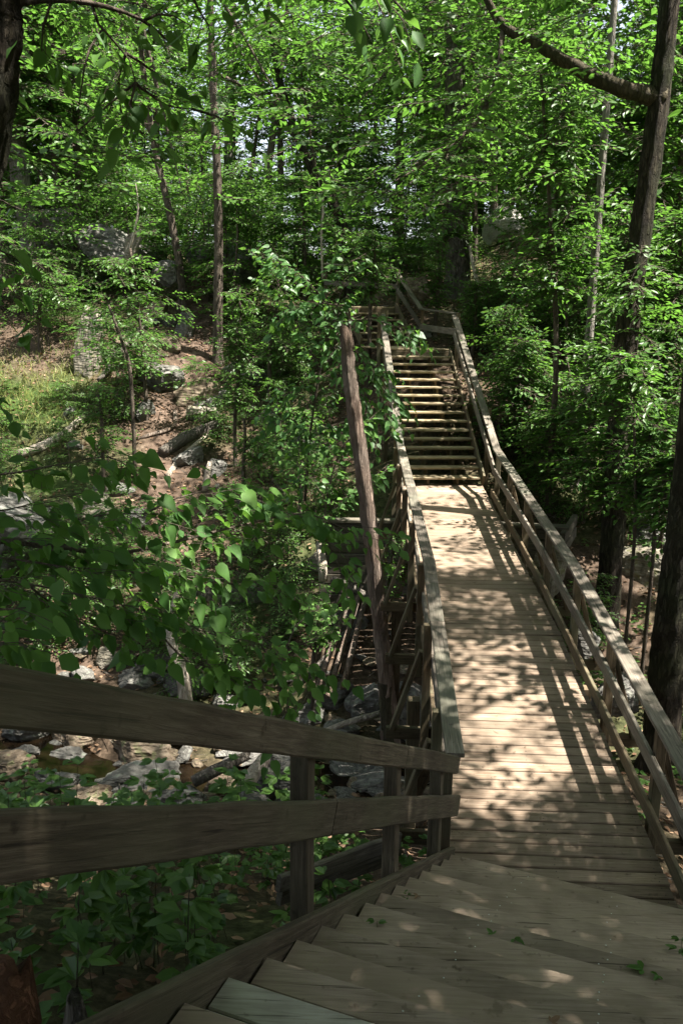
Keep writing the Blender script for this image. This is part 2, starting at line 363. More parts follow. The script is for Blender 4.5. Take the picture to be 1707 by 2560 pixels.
# ------------------------------------------------------------------ ground and stream
def axis(a, b, segs):
    out = []
    for s, e, st in segs: out.append(np.arange(s, e, st))
    return np.concatenate(out+[[segs[-1][1]]])
gx = axis(0, 0, [(-90, -40, 5), (-40, -16, 1.2), (-16, 12, .16), (12, 40, 1.0), (40, 90, 5)])
gy = axis(0, 0, [(-15, -2, 1.5), (-2, 1, .4), (1, 34, .16), (34, 60, .9), (60, 140, 5)])
X, Y = np.meshgrid(gx, gy); Z = ground_z(X, Y)

path_px = [(470, 640), (455, 700), (440, 780), (425, 850), (410, 930), (385, 1010), (365, 1070), (370, 1130), (385, 1180), (360, 1240)]
path_pt = np.array([on(*p) for p in path_px])
def seg_dist(X, Y, P):
    d = np.full(X.shape, 1e9)
    for a, b in zip(P[:-1], P[1:]):
        ab = b[:2]-a[:2]; L2 = ab@ab+1e-9
        tt = np.clip(((X-a[0])*ab[0]+(Y-a[1])*ab[1])/L2, 0, 1)
        d = np.minimum(d, np.hypot(X-a[0]-tt*ab[0], Y-a[1]-tt*ab[1]))
    return d
dp = seg_dist(X, Y, path_pt)
pmask = np.clip(1.35-dp/0.75+fbm(X*1.3, Y*1.3, 3)*1.2, 0, 1)
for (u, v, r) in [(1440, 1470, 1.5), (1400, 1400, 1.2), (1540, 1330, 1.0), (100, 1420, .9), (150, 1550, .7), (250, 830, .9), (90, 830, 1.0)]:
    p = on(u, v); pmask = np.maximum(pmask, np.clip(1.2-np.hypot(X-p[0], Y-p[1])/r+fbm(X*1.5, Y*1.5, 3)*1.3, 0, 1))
gmask = np.clip(fbm(X*.4+20, Y*.4+4, 4)*2.2+.15+np.clip((Y-26)/14, 0, .6), 0, .85)
pg = on(60, 920); gmask = np.maximum(gmask, np.clip(1.5-np.hypot(X-pg[0], Y-pg[1])/1.8, 0, 1))
nx, ny = len(gx), len(gy)
I, J = np.meshgrid(np.arange(ny-1), np.arange(nx-1), indexing='ij')
q = np.stack([I*nx+J, I*nx+J+1, (I+1)*nx+J+1, (I+1)*nx+J], -1).reshape(-1, 4)
gnd = mesh_np('ground', np.stack([X, Y, Z], -1).reshape(-1, 3), [q], M_GROUND, None, True, {'path': pmask.ravel(), 'green': gmask.ravel()})
tag(gnd, kind='structure')

# stream: a sheet lying in the carved channel, its shore is where the ground rises through it
xs = np.linspace(-14, 9, 120); vv = []
for k_ in range(7): vv.append(np.stack([xs, stream_y(xs)+(k_-3)*.33, water_z(xs)], 1))
wv = np.stack(vv, 1).reshape(-1, 3); k = np.arange(119)[:, None]*7; jj = np.arange(6)[None]
st = mesh_np('stream', wv, [np.stack([k+jj, k+jj+7, k+jj+8, k+jj+1], -1).reshape(-1, 4)], M_WATER, None, True); tag(st, kind='structure')

# ------------------------------------------------------------------ footbridge
def bend(y): return -0.043*max(0.0, y-10.5)
XL, XR = 0.68, 2.41
def dk(x, y, h=0.0): return np.array([x+bend(y), y, G*y+h])

br = empty('footbridge', dk(1.55, 11.5), 'weathered plank footbridge with railings on both sides crossing the rocky ravine', 'bridge')
g = Geo(); rs = np.random.RandomState(5); y = 4.75; g2s = []
while y < 17.25:
    L_ = XR-XL+rs.uniform(-.004, .012); a = 0.043 if y > 10.5 else 0.0
    V, Fc = board_local(L_, .132, .036, .007, 5, .0016, rs)
    R = np.array([[math.cos(a), -math.sin(a), 0], [math.sin(a), math.cos(a), 0], [0, 0, 1]]).T
    V[:, 2] += V[:, 1]*G
    V = V@R+dk(XL+rs.uniform(-.006, .004), y-(.03 if a else 0), -.018)
    g.add(V, Fc, rs.rand())
    for lx in (.05, .865, 1.67):
        for oy in (-.035, .035):
            c_ = dk(XL+lx+rs.uniform(-.012, .012), y+oy-(.03 if a else 0), .0012); th = np.linspace(0, 2*np.pi, 6, endpoint=False)
            g.add(np.concatenate([c_+np.stack([.0055*np.cos(th), .0055*np.sin(th), .0055*G*np.sin(th)], 1), [c_+[0, 0, .001]]]), [np.array([[j, (j+1) % 6, 6] for j in range(6)])])
    y += .146
deck = g.build('deck', None, br, br.location, mats=[M_DECK, M_NAIL], fmat=np.concatenate([np.full(sum(len(f) for f in fl), 1 if kk == 3 else 0) for kk, fl in g.F.items()]))
for xx in (XL+.05, (XL+XR)/2, XR-.06):
    beam('joist', dk(xx, 5.2, -.165), dk(xx, 10.5, -.165), .07, .235, M_POST, br)
    beam('joist', dk(xx, 10.503, -.165), dk(xx, 17.0, -.165), .07, .235, M_POST, br)
PY = [7.0, 8.7, 10.4, 12.0, 13.55, 15.0, 16.25]
for side in (1, -1):
    xin = XR if side > 0 else XL
    px_ = xin+side*.125 if side > 0 else xin-.10
    rx = xin+side*.055 if side > 0 else xin-.035
    for i, yy in enumerate(PY):
        beam('post', dk(px_, yy, -.55), dk(px_, yy, .96), .09, .09, M_POST, br, up=(0, 1, 0))
        if i in (0, 1, 2, 3, 4, 5):
            beam('outrigger', dk(xin-side*.5, yy+.075, -.36), dk(xin+side*.52, yy+.075, -.36), .06, .14, M_POST, br)
            beam('brace', dk(px_+side*.06, yy+.07, .62), dk(xin+side*.46, yy+.07, -.32), .05, .10, M_POST, br, up=(0, 1, 0))
    cx = xin+side*.07 if side > 0 else xin-.005
    segs = [(5.55 if side > 0 else 6.3, 8.7), (8.7, 10.45), (10.45, 13.55), (13.55, 16.2)]
    for a_, b_ in segs:
        beam('cap_rail', dk(cx, a_+.003, .98), dk(cx, b_-.003, .98), .15, .04, M_RAIL, br, warp=.003)
    for a_, b_ in [(5.5 if side > 0 else 6.35, 8.7), (8.7, 12.0), (12.0, 15.0), (15.0, 16.4)]:
        beam('mid_rail', dk(rx, a_+.003, .545), dk(rx, b_-.003, .545), .038, .14, M_RAIL, br, warp=.003)
        if side > 0 or a_ > 6: beam('kerb_rail', dk(rx, a_+.003, .10), dk(rx, b_-.003, .10), .038, .14, M_POST, br, warp=.003)
for xx, yy in [(.50, 9.6), (.42, 12.4), (.30, 14.6), (2.62, 10.0), (2.52, 13.0)]:      # tall legs standing in the ravine
    p = dk(xx, yy, -.42); b_ = gz(p[0], p[1])-.3
    beam('leg', (p[0], p[1], b_), p, .15, .15, M_POST, br, up=(0, 1, 0))
    beam('cross_brace', (p[0]-.09, p[1]+.03, b_+.35), (p[0]+.55*(1 if xx < 1 else -1), p[1]+.03, p[2]-.1), .05, .13, M_POST, br)
beam('post', dk(.62, 6.34, -.5), dk(.62, 6.34, .96), .09, .09, M_POST, br, up=(0, 1, 0))
beam('post', dk(XR+.125, 5.6, -.5), dk(XR+.125, 5.6, .96), .09, .09, M_POST, br, up=(0, 1, 0))
beam('outrigger', dk(XR-.3, 5.95, -.16), dk(XR+1.0, 5.98, -.16), .14, .18, M_POST, br)

# near stairs that the photographer stands on
NX0, NY0, PHI, NT, NR = .6715, 6.1971, .3254, .3085, .1569
nd = np.array([math.sin(PHI), math.cos(PHI), 0]); nn = np.array([nd[1], -nd[0], 0])
NZ0 = G*NY0+NR
def ns(s, lat, z):                                                # s metres up the stairs, lat metres right of the left edge
    return np.array([NX0, NY0, 0])-nd*s+nn*lat+np.array([0, 0, z])
def nz(s): return NZ0+s*NR/NT
nst = empty('near_staircase', ns(2, 0.9, 0.3), 'broad wooden stairs in deep shade leading down to the near end of the footbridge', 'staircase')
rs = np.random.RandomState(11); rot = np.stack([nn, nd, np.array([0, 0, 1])], 0)
for i in range(21):
    gg = Geo(); fm = []
    for kb, (o0, wd) in enumerate([(0.0, .158), (.163, .158)]):
        V, Fc = board_local(1.93, wd, .04, .006, 6, .0015, rs)
        V = V@rot+ns(i*NT+o0+wd/2-.012, rs.uniform(-.004, .01), NZ0+i*NR-.02)
        gg.add(V, Fc, rs.rand()); fm.append(sum(len(f) for f in Fc))
    nwood = sum(fm)
    th = np.linspace(0, 2*np.pi, 8, endpoint=False)
    for lat in (.62, 1.28):
        for o in (.05, .10, .21, .27):
            if rs.rand() < .25: continue
            c_ = ns(i*NT+o, lat+rs.uniform(-.03, .03), NZ0+i*NR+.0015)
            V = np.concatenate([c_+np.stack([.0042*np.cos(th), .0042*np.sin(th), 0*th], 1), [c_+[0, 0, .0015]]])
            gg.add(V, [np.array([[j, (j+1) % 8, 8] for j in range(8)])])
    # face order in build(): grouped by polygon size, so give materials by size: 3-sided faces are the screws
    fm_ = np.concatenate([np.full(sum(len(f) for f in fl), 1 if kk == 3 else 0) for kk, fl in gg.F.items()])
    pale = i == 12
    o = gg.build('tread', None, nst, nst.location, mats=[M_PALE if pale else M_TREAD, M_SCREW], fmat=fm_)
    if pale: o['label'] = 'pale newer tread near the bottom edge of the picture'
for lat, hh in ((-.03, .06), (.62, -.05), (1.28, -.05), (1.965, .06)):
    beam('stringer', ns(-.12, lat, nz(-.12)-.15+hh), ns(6.3, lat, nz(6.3)-.15+hh+.06*(lat < 0)), .045, .24 if hh > 0 else .2, M_NEARRAIL if lat < 0 else M_TREAD, nst, c=.008)
for nm, segs, h0, h1, hh in (('top_rail', [(-.14, 1.39), (1.395, 6.3)], .81, 1.16, .14), ('mid_rail', [(-.22, 2.62), (2.625, 6.3)], .44, .76, .17)):
    for a_, b_ in segs:
        za = nz(a_)+h0+(h1-h0)*a_/6.3; zb = nz(b_)+h0+(h1-h0)*b_/6.3
        beam(nm, ns(a_, -.02, za), ns(b_, -.02, zb), .042, hh, M_NEARRAIL, nst, c=.010, warp=.004)
for s_ in (.22, 1.38, 2.80, 4.9):
    b0 = min(gz(*ns(s_, -.095, 0)[:2])-.2, nz(s_)-.5)
    beam('post', ns(s_, -.095, b0), ns(s_, -.095, nz(s_)+.80+.05*s_), .09, .09, M_NEARRAIL, nst, up=tuple(nd))

# abutment timbers beside the near stairs and at the far bank
def timberwall(name, label, rows, cat='retaining wall'):
    p = np.array(rows[0][0]); o = empty(name, p, label, cat)
    for a_, b_, wd, h in rows: beam('timber', a_, b_, wd, h, M_OLD, o, c=.012, warp=.008)
    return o
a0 = at(552, 2058, 5.35); a1 = at(915, 1925, 6.5)
timberwall('timber_sill', 'grey weathered timber edging below the near stair railing', [(a0+[.25, .2, -.04], a1+[0, 0, -.02], .05, .14), (a0+[.25, .25, -.19], a1+[0, .05, -.17], .06, .14)], 'timber edging')
wy = 15.55
rows = []
for i in range(9):
    z_ = 1.06-.2*i
    rows.append(((-1.05+.10*(i % 2), wy+.015*i*0, z_), (.62, wy, z_), .10, .19))
    rows.append(((.63, wy+.02, z_-.04), (2.05, wy+.02, z_-.04), .10, .185))
    rows.append(((2.06, wy, z_-.02), (3.35, wy-.1, z_-.02), .10, .19))
aw = timberwall('abutment_wall', 'stacked timber abutment wall under the far end of the footbridge', rows)
beam('cap_timber', (-1.2, wy-.03, 1.19), (.58, wy-.03, 1.21), .2, .06, M_OLD, aw)
beam('cap_timber', (2.1, wy-.03, 1.19), (3.5, wy-.15, 1.19), .24, .06, M_OLD, aw)
beam('wing_timber', (3.42, wy-.08, .95), (3.9, wy+1.1, 1.05), .1, .2, M_OLD, aw)
beam('wing_timber', (3.42, wy-.08, .70), (3.9, wy+1.1, .8), .1, .2, M_OLD, aw)

# far staircase
FY0, FZ0, FT, FR, FPH = 17.19, G*17.19, .2674, .1569, -.112
fd = np.array([math.sin(FPH), math.cos(FPH), 0]); fn = np.array([fd[1], -fd[0], 0])
FW = 1.52; FO = np.array([2.10, 17.19, 0])-fn*FW
def fs(s, lat, z): return FO+fd*s+fn*lat+np.array([0, 0, z])
fst = empty('far_staircase', fs(2, FW/2, 2.6), 'long open-riser wooden stairs climbing from the far end of the footbridge', 'staircase')
rs = np.random.RandomState(21); rot = np.stack([fn, fd, np.array([0, 0, 1])], 0)
def treads(root, fs, n, T, R_, Z0, W, d_, n_, m_):
    rot = np.stack([n_, d_, np.array([0, 0, 1])], 0)
    for i in range(n):
        gg = Geo()
        for o0 in (0, .143):
            V, Fc = board_local(W+rs.uniform(-.02, .03), .138, .04, .006, 4, .002, rs)
            gg.add(V@rot+fs(i*T+o0+.05, rs.uniform(-.01, .005), Z0+(i+1)*R_-.02+rs.uniform(-.004, .004)), Fc, rs.rand())
        gg.build('tread', m_, root, root.location)
treads(fst, fs, 15, FT, FR, FZ0, FW, fd, fn, M_FARTREAD)
def saw(root, fs, n, T, R_, Z0, lat, th, m_):
    """notched stringer: steps cut into its upper edge"""
    top = []; s = 0.06
    prof = [(.06, Z0-.02)]
    for i in range(n):
        prof += [(i*T+.06, Z0+(i+1)*R_-.042), ((i+1)*T+.055, Z0+(i+1)*R_-.042)]
    prof += [(n*T+.06, Z0+n*R_-.30)]
    prof2 = [(s, z) for s, z in prof]
    low = [(n*T+.06, Z0+n*R_-.34), (.35, Z0-.12)]
    V = []; 
    for l in (lat, lat+th):
        for s, z in prof2: V.append(fs(s, l, z))
        for k_ in range(len(prof2)):
            s = prof2[k_][0]; V.append(fs(s, l, max(Z0-.1, Z0+s/T*R_-.26)))
    V = np.array(V); m_n = len(prof2); q = []
    for k_ in range(m_n-1):
        A = 0; B = 2*m_n
        q += [[A+k_, A+k_+1, A+m_n+k_+1, A+m_n+k_], [B+k_, B+m_n+k_, B+m_n+k_+1, B+k_+1], [A+k_, B+k_, B+k_+1, A+k_+1], [A+m_n+k_, A+m_n+k_+1, B+m_n+k_+1, B+m_n+k_]]
    return mesh_np('stringer', V-np.array(root.location), [np.array(q)], m_, root, False, {'rnd': np.full(len(V), rs.rand())})
for lat in (.42, 1.02): saw(fst, fs, 15, FT, FR, FZ0, lat, .05, M_POST)
for lat in (-.05, FW+.03):
    beam('stringer', fs(-.05, lat, FZ0+.10), fs(15*FT+.1, lat, FZ0+15.4*FR+.02), .045, .25, M_POST, fst)
LZ = FZ0+16*FR
A_ = np.array([1.80, 21.22]); NW = np.array([.12, 21.3])
for side, lat in ((1, FW+.10), (-1, -.12)):
    e0 = fs(-1.0 if side > 0 else -1.0, lat, 0); e0 = np.array([dk(XR+.07, 16.2)[0] if side > 0 else dk(XL-.005, 16.2)[0], 16.2, G*16.2+.98])
    e1 = fs(4.0, lat+.0, LZ+.80)
    mid_ = e0+(e1-e0)*.45
    beam('cap_rail', e0, mid_, .14, .04, M_RAIL, fst); beam('cap_rail', mid_+(e1-e0)*.001, e1, .14, .04, M_RAIL, fst)
    beam('mid_rail', e0+[-side*.01, .2, -.40], e1+[0, 0, -.43], .04, .14, M_RAIL, fst)
    for s_ in (.35, 2.1, 3.95):
        zt = e0[2]+(e1[2]-e0[2])*((fs(s_, lat, 0)[1]-16.2)/(e1[1]-16.2))-.03
        p = fs(s_, lat+side*.07, 0); beam('post', (p[0], p[1], gz(p[0], p[1])-.15), (p[0], p[1], zt if s_ < 3.9 else zt+.12), .09, .09, M_POST, fst, up=(0, 1, 0))

# middle landing and upper flight
ml = empty('stair_landing', (.9, 22, LZ-.2), 'angled plank landing where the far stairs turn left below the boulders', 'landing')
def plat(root, poly, z, dirv, m_, name='planks'):
    poly = np.array(poly); d_ = np.array(dirv, float); d_ /= np.linalg.norm(d_); p_ = np.array([-d_[1], d_[0]])
    t0, t1 = (poly@p_).min(), (poly@p_).max(); g = Geo(); t_ = t0
    while t_ < t1-.02:
        c_ = min(t_+.068, t1-.01); xs = []
        for a, b in zip(poly, np.roll(poly, -1, 0)):
            ta, tb = a@p_-c_, b@p_-c_
            if ta*tb < 0: f = ta/(ta-tb); xs.append((a+(b-a)*f)@d_)
        if len(xs) >= 2:
            x0, x1 = min(xs), max(xs)
            if x1-x0 > .05:
                V, Fc = board_local(x1-x0, .134, .036, .005, 3, .002, rs)
                R = np.array([[d_[0], d_[1], 0], [p_[0], p_[1], 0], [0, 0, 1]])
                g.add(V@R+np.array([*(d_*x0+p_*c_), z-.018]), Fc, rs.rand())
        t_ += .141
    return g.build(name, m_, root, root.location)
plat(ml, [(.14, 21.22), (1.68, 21.39), (1.0, 22.85), (-.55, 22.6)], LZ, (.994, .11), M_FARTREAD)
beam('fascia', (.13, 21.235, LZ-.16), (1.68, 21.40, LZ-.16), .04, .22, M_POST, ml)
beam('joist', (.0, 22.3, LZ-.16), (1.2, 22.5, LZ-.16), .05, .22, M_POST, ml)
Az = LZ+.80; B_ = np.array([1.02, 22.9]); Bz = LZ+.94; C_ = np.array([.42, 24.85]); TZ = LZ+.165*6; Cz = TZ+1.03
D_ = np.array([-1.65, 25.5])
def p3(p, z): return (p[0], p[1], z)
beam('top_rail', p3(A_, Az+.05), p3(B_, Bz), .14, .04, M_RAIL, ml); beam('mid_rail', p3(A_, Az-.38), p3(B_, Bz-.45), .04, .15, M_RAIL, ml)
beam('post', p3(B_+.04, gz(*B_)-.2), p3(B_+.04, Bz-.02), .09, .09, M_POST, ml, up=(0, 1, 0))
beam('post', p3(NW, gz(*NW)-.2), p3(NW, LZ+.9), .09, .09, M_POST, ml, up=(0, 1, 0))
ust = empty('upper_staircase', (.2, 23.6, LZ+.2), 'short upper flight of wooden steps turning left among the boulders', 'staircase')
ud = np.array([-.28, .96, 0]); un = np.array([.96, .28, 0]); UO = np.array([.80, 22.95, 0])-un*1.32
def us(s, lat, z): return UO+ud*s+un*lat+np.array([0, 0, z])
treads(ust, us, 5, .29, .165, LZ, 1.32, ud, un, M_FARTREAD)
for lat in (.35, .9): saw(ust, us, 5, .29, .165, LZ, lat, .05, M_POST)
for lat in (-.05, 1.35): beam('stringer', us(-.05, lat, LZ+.1), us(1.6, lat, LZ+1.0), .045, .25, M_POST, ust)
beam('top_rail', p3(B_, Bz+.01), p3(C_, Cz-.12), .12, .04, M_RAIL, ust); beam('mid_rail', p3(B_, Bz-.42), p3(C_, Cz-.55), .04, .14, M_RAIL, ust)
up_ = empty('upper_landing', (-.4, 25, TZ-.2), 'small railed platform at the top of the upper flight in front of a boulder', 'landing')
plat(up_, [(-.93, 24.3), (.35, 24.42), (.35, 25.3), (-1.5, 25.4)], TZ, (1, .1), M_FARTREAD)
beam('fascia', (-.93, 24.31, TZ-.13), (.35, 24.43, TZ-.13), .04, .18, M_POST, up_)
beam('top_rail', p3(C_, Cz), p3(D_, Cz+.14), .12, .04, M_RAIL, up_); beam('mid_rail', p3(C_, Cz-.48), p3(D_, Cz-.38), .04, .14, M_RAIL, up_)
for q_ in (C_, D_): beam('post', (q_[0]+.03, q_[1]+.06, gz(*q_)-.2), (q_[0]+.03, q_[1]+.06, Cz-.02+(.14 if q_ is D_ else 0)), .09, .09, M_POST, up_, up=(0, 1, 0))

# ------------------------------------------------------------------ leaves
def leaf_tpl(kind):
    if kind == 'oval':        # 6 points, folded along the midrib
        V = np.array([[0, 0, 0], [.33, .27, .05], [.72, .20, .03], [1, 0, -.06], [.72, -.20, .03], [.33, -.27, .05]])
        return V, [np.array([[0, 3, 2, 1], [0, 5, 4, 3]])]
    if kind == 'heart':
        V = [[0, 0, 0], [.12, 0, -.03], [.36, 0, -.05], [.70, 0, -.10], [1.08, 0, -.24]]
        V += [[-.05, .16, .05], [.08, .33, .10], [.34, .40, .08], [.68, .24, -.01]]
        V += [[-.05, -.16, .05], [.08, -.33, .10], [.34, -.40, .08], [.68, -.24, -.01]]
        q = np.array([[0, 1, 6, 5], [1, 2, 7, 6], [2, 3, 8, 7], [0, 9, 10, 1], [1, 10, 11, 2], [2, 11, 12, 3]])
        t3 = np.array([[3, 4, 8], [3, 12, 4]])
        return np.array(V, float), [q, t3]
OVAL, HEART = leaf_tpl('oval'), leaf_tpl('heart')
OVALW = (OVAL[0]*np.array([1, 1.25, 1.6]), OVAL[1])

def rotm(x, z):
    """rows of local axes for arrays of x directions and rough normals"""
    x = x/np.linalg.norm(x, axis=-1, keepdims=True); y = np.cross(z, x); y /= np.linalg.norm(y, axis=-1, keepdims=True)+1e-9
    return np.stack([x, y, np.cross(x, y)], -2)

def leaves_mesh(P, D, Nn, S, tpl, rs):
    """P base, D direction, Nn normal, S length for n leaves"""
    V0, F0 = tpl; n = len(P); R = rotm(D, Nn)
    sh = np.stack([S, S*rs.uniform(.72, 1.1, n), S*rs.uniform(-.4, 2.4, n)], 1)
    V = (V0[None]*sh[:, None, :])@R+P[:, None]
    k = len(V0); F = [(f[None]+(np.arange(n)*k)[:, None, None]).reshape(-1, f.shape[1]) for f in F0]
    return V.reshape(-1, 3), F

def twig_mesh(A, B, r):
    """three-sided twigs from A to B"""
    n = len(A); D = B-A; D = D/(np.linalg.norm(D, axis=1, keepdims=True)+1e-9)
    U = np.cross(D, np.array([.3, .2, 1.0])); U /= np.linalg.norm(U, axis=1, keepdims=True); W = np.cross(D, U)
    r = np.broadcast_to(np.asarray(r, float), (n,))[:, None]
    vs = []
    for a in (0, 2.094, 4.189): vs.append(A+r*(math.cos(a)*U+math.sin(a)*W))
    for a in (0, 2.094, 4.189): vs.append(B+.55*r*(math.cos(a)*U+math.sin(a)*W))
    V = np.stack(vs, 1).reshape(-1, 3); b = (np.arange(n)*6)[:, None, None]
    F = np.array([[0, 1, 4], [0, 4, 3], [1, 2, 5], [1, 5, 4], [2, 0, 3], [2, 3, 5]])[None]+b
    return V, F.reshape(-1, 3)

def frond_tpl(seed, n=34, L=1.0, W=.42, ll=.135):
    """a flat leafy spray: main twig along +X with side twigs in one plane"""
    rs = np.random.RandomState(seed); P = []; D = []; A = []; B = []
    droop = lambda x: -.16*x*x+.04*math.sin(5*x+seed)
    A.append([0, 0, 0]); B.append([.5*L, 0, droop(.5)*L]); A.append([.5*L, 0, droop(.5)*L]); B.append([L, 0, droop(1)*L])
    k = 0; m = 7
    for j in range(m):
        x = .12+.86*j/(m-1); side = 1 if j % 2 else -1
        for s in ((side, -side) if j < m-1 else (side,)):
            ln = W*(1-.55*abs(x-.42)/.58)*rs.uniform(.55, 1.1)*(1 if s == side else .7); an = rs.uniform(.75, 1.15)*s
            d = np.array([math.cos(an), math.sin(an), -.10]); b0 = np.array([x*L, 0, droop(x)*L]); b1 = b0+d*ln
            A.append(b0); B.append(b1)
            nl = max(1, int(round(ln/.15)))
            for q in range(nl):
                f = (q+.6)/nl; p = b0+d*ln*f+[0, 0, rs.uniform(-.02, .02)]; la = an+rs.uniform(.5, 1.0)*(1 if q % 2 else -1) if q < nl-1 else an+rs.uniform(-.3, .3)
                P.append(p); D.append([math.cos(la), math.sin(la), rs.uniform(-.45, .05)])
    P = np.array(P); D = np.array(D); Nn = np.array([0, 0, 1])+rs.normal(0, .30, (len(P), 3)); S = ll*rs.uniform(.7, 1.2, len(P))
    V, F = leaves_mesh(P, D, Nn, S, OVAL, rs)
    TV, TF = twig_mesh(np.array(A, float), np.array(B, float), .006)
    return V, F[0], len(P), TV, TF
FRONDS = [frond_tpl(s, ll=.16) for s in range(8)]
FRONDS_BIG = [frond_tpl(20+s, ll=.165) for s in range(6)]

def crown_arrays(P, AZ, PT, S, rs, tpls=FRONDS, roll=None):
    """fronds placed at P, pointing along azimuth AZ, pitched PT, scaled S"""
    VL = []; FL = []; AL = []; VT = []; FT_ = []; nv = nt_ = 0
    K_ = rs.randint(0, len(tpls), len(P))
    for k in range(len(tpls)):
        sel = np.where(K_ == k)[0]
        if not len(sel): continue
        V, F, nl, TV, TF = tpls[k]; n = len(sel)
        x = np.stack([np.cos(AZ[sel])*np.cos(PT[sel]), np.sin(AZ[sel])*np.cos(PT[sel]), np.sin(PT[sel])], 1)
        z = np.array([0, 0, 1.0])+rs.normal(0, .22, (n, 3))
        R = rotm(x, z)
        VV = (V[None]*S[sel][:, None, None])@R+P[sel][:, None]; VL.append(VV.reshape(-1, 3))
        FL.append((F[None]+(nv+np.arange(n)*len(V))[:, None, None]).reshape(-1, 4)); nv += n*len(V)
        a = rs.rand(n, 1)*.55+rs.rand(n, nl)*.45; AL.append(np.repeat(a.ravel(), len(V)//nl))
        TT = (TV[None]*S[sel][:, None, None])@R+P[sel][:, None]; VT.append(TT.reshape(-1, 3))
        FT_.append((TF[None]+(nt_+np.arange(n)*len(TV))[:, None, None]).reshape(-1, 3)); nt_ += n*len(TV)
    V = np.concatenate(VL+VT); F3 = np.concatenate(FT_)+nv; F4 = np.concatenate(FL)
    return V, F4, F3, np.concatenate(AL+[np.full(nt_, .5)])

def crown_obj(name, arr, parent, lm, bm, off=(0, 0, 0)):
    V, F4, F3, A = arr
    fm = np.concatenate([np.zeros(len(F4), int), np.ones(len(F3), int)])
    return mesh_np(name, V-np.array(off), [F4, F3], None, parent, False, {'rnd': A}, mats=[lm, bm], fmat=fm)

def ell_fronds(c, r, n, rs, s=(.8, 1.3), tiers=None, axis=None, shell=.35):
    """fronds in an ellipsoid, pointing away from its axis; tiers: flatten into layers"""
    d = rs.normal(size=(n, 3)); d /= np.linalg.norm(d, axis=1, keepdims=True)
    rad = (shell+(1-shell)*rs.rand(n))**.7
    az0 = np.arctan2(d[:, 1], d[:, 0]); ph = rs.rand(4)*6.28; rad = rad*(.82+.20*np.sin(2*az0+ph[0]+2.5*d[:, 2])+.16*np.sin(3*az0+ph[1]-3*d[:, 2])+.14*np.sin(5*d[:, 2]+ph[2]+az0)+.12*rs.normal(size=n))
    P = d*rad[:, None]*np.array(r)
    if tiers:
        zt = np.linspace(-r[2], r[2], tiers); P[:, 2] = zt[rs.randint(0, tiers, n)]+rs.normal(0, .07*r[2]/tiers*3, n)
        hr = np.hypot(P[:, 0]/r[0], P[:, 1]/r[1])+1e-6; mx = np.sqrt(np.clip(1-(P[:, 2]/(r[2]*1.08))**2, .08, 1)); f = np.minimum(1, mx/hr); P[:, :2] *= f[:, None]
    az = np.arctan2(P[:, 1], P[:, 0])+rs.normal(0, .5, n)
    pt = rs.normal(-.08, .22, n)
    P = P-np.stack([np.cos(az), np.sin(az), 0*az], 1)*.45
    return P+np.array(c), az, pt, rs.uniform(*s, n)

TRUNKS = []
def trunk_part(root, P, R, m_, seed, n=12, flare=True, name='trunk', rough=.19, seglen=.2):
    P = np.array(P, float); L = np.linalg.norm(np.diff(P, axis=0), axis=1).sum()
    if flare:
        d = P[1]-P[0]; d = d/np.linalg.norm(d)
        R0 = R if not np.isscalar(R) else [R, R*.7]
        m = 24; Q = spline(P, m); rr = np.interp(np.linspace(0, 1, m), np.linspace(0, 1, len(R0)), R0)
        s = np.linspace(0, L, m); rr = rr*(1+.55*np.exp(-s/(R0[0]*2.2))); P, R = Q, rr
    V, F = tube(P, R, n, rough, seed, seglen, 70)
    return mesh_np(name, V-np.array(root.location), F, m_, root, True, {'rnd': np.full(len(V), .5)})

def px_tree(name, label, px, Ys, wpx, m_, top=None, group=None, cat='tree', seed=0, n=12):
    """trunk measured as (u,v) points at depth Ys, rooted in the ground, carried on upwards to height top"""
    if np.isscalar(Ys): Ys = [Ys]*len(px)
    P = [at(u, v, Y) for (u, v), Y in zip(px, Ys)]
    R = [w_*K/F_PX*Y/2 for w_, Y in zip(np.linspace(wpx[0], wpx[1], len(P)), Ys)]
    b = P[0].copy(); zg = gz(b[0], b[1])
    if zg < b[2]-.1: P.insert(0, np.array([b[0]-(P[1][0]-b[0])*.1, b[1], zg-.15])); R.insert(0, R[0]*1.05)
    else: P[0][2] = min(P[0][2], zg-.15)
    if top and top > P[-1][2]+.5:
        d = P[-1]-P[-2]; d = d/abs(d[2]) if abs(d[2]) > .2 else np.array([0, 0, 1.]); d[:2] = np.clip(d[:2], -.25, .25)
        h = top-P[-1][2]
        P.append(P[-1]+d*h*.5); P.append(P[-1]+np.array([d[0]*.4, d[1]*.4, 1])*h*.5); R += [R[-1]*.75, R[-1]*.3]
    o = empty(name, (P[0][0], P[0][1], zg), label, cat, group)
    trunk_part(o, P, R, m_, seed, n)
    o['_top'] = 0; del o['_top']
    return o, np.array(P), np.array(R)

def limb(root, a, b, r, m_, seed, sag=.15, name='limb'):
    a = np.array(a); b = np.array(b); mid = (a+b)/2+np.array([0, 0, sag])
    V, F = tube([a, mid, b], [r, r*.65, r*.25], 7, .08, seed, .3, 20)
    return mesh_np(name, V-np.array(root.location), F, m_, root, True, {'rnd': np.full(len(V), .5)})

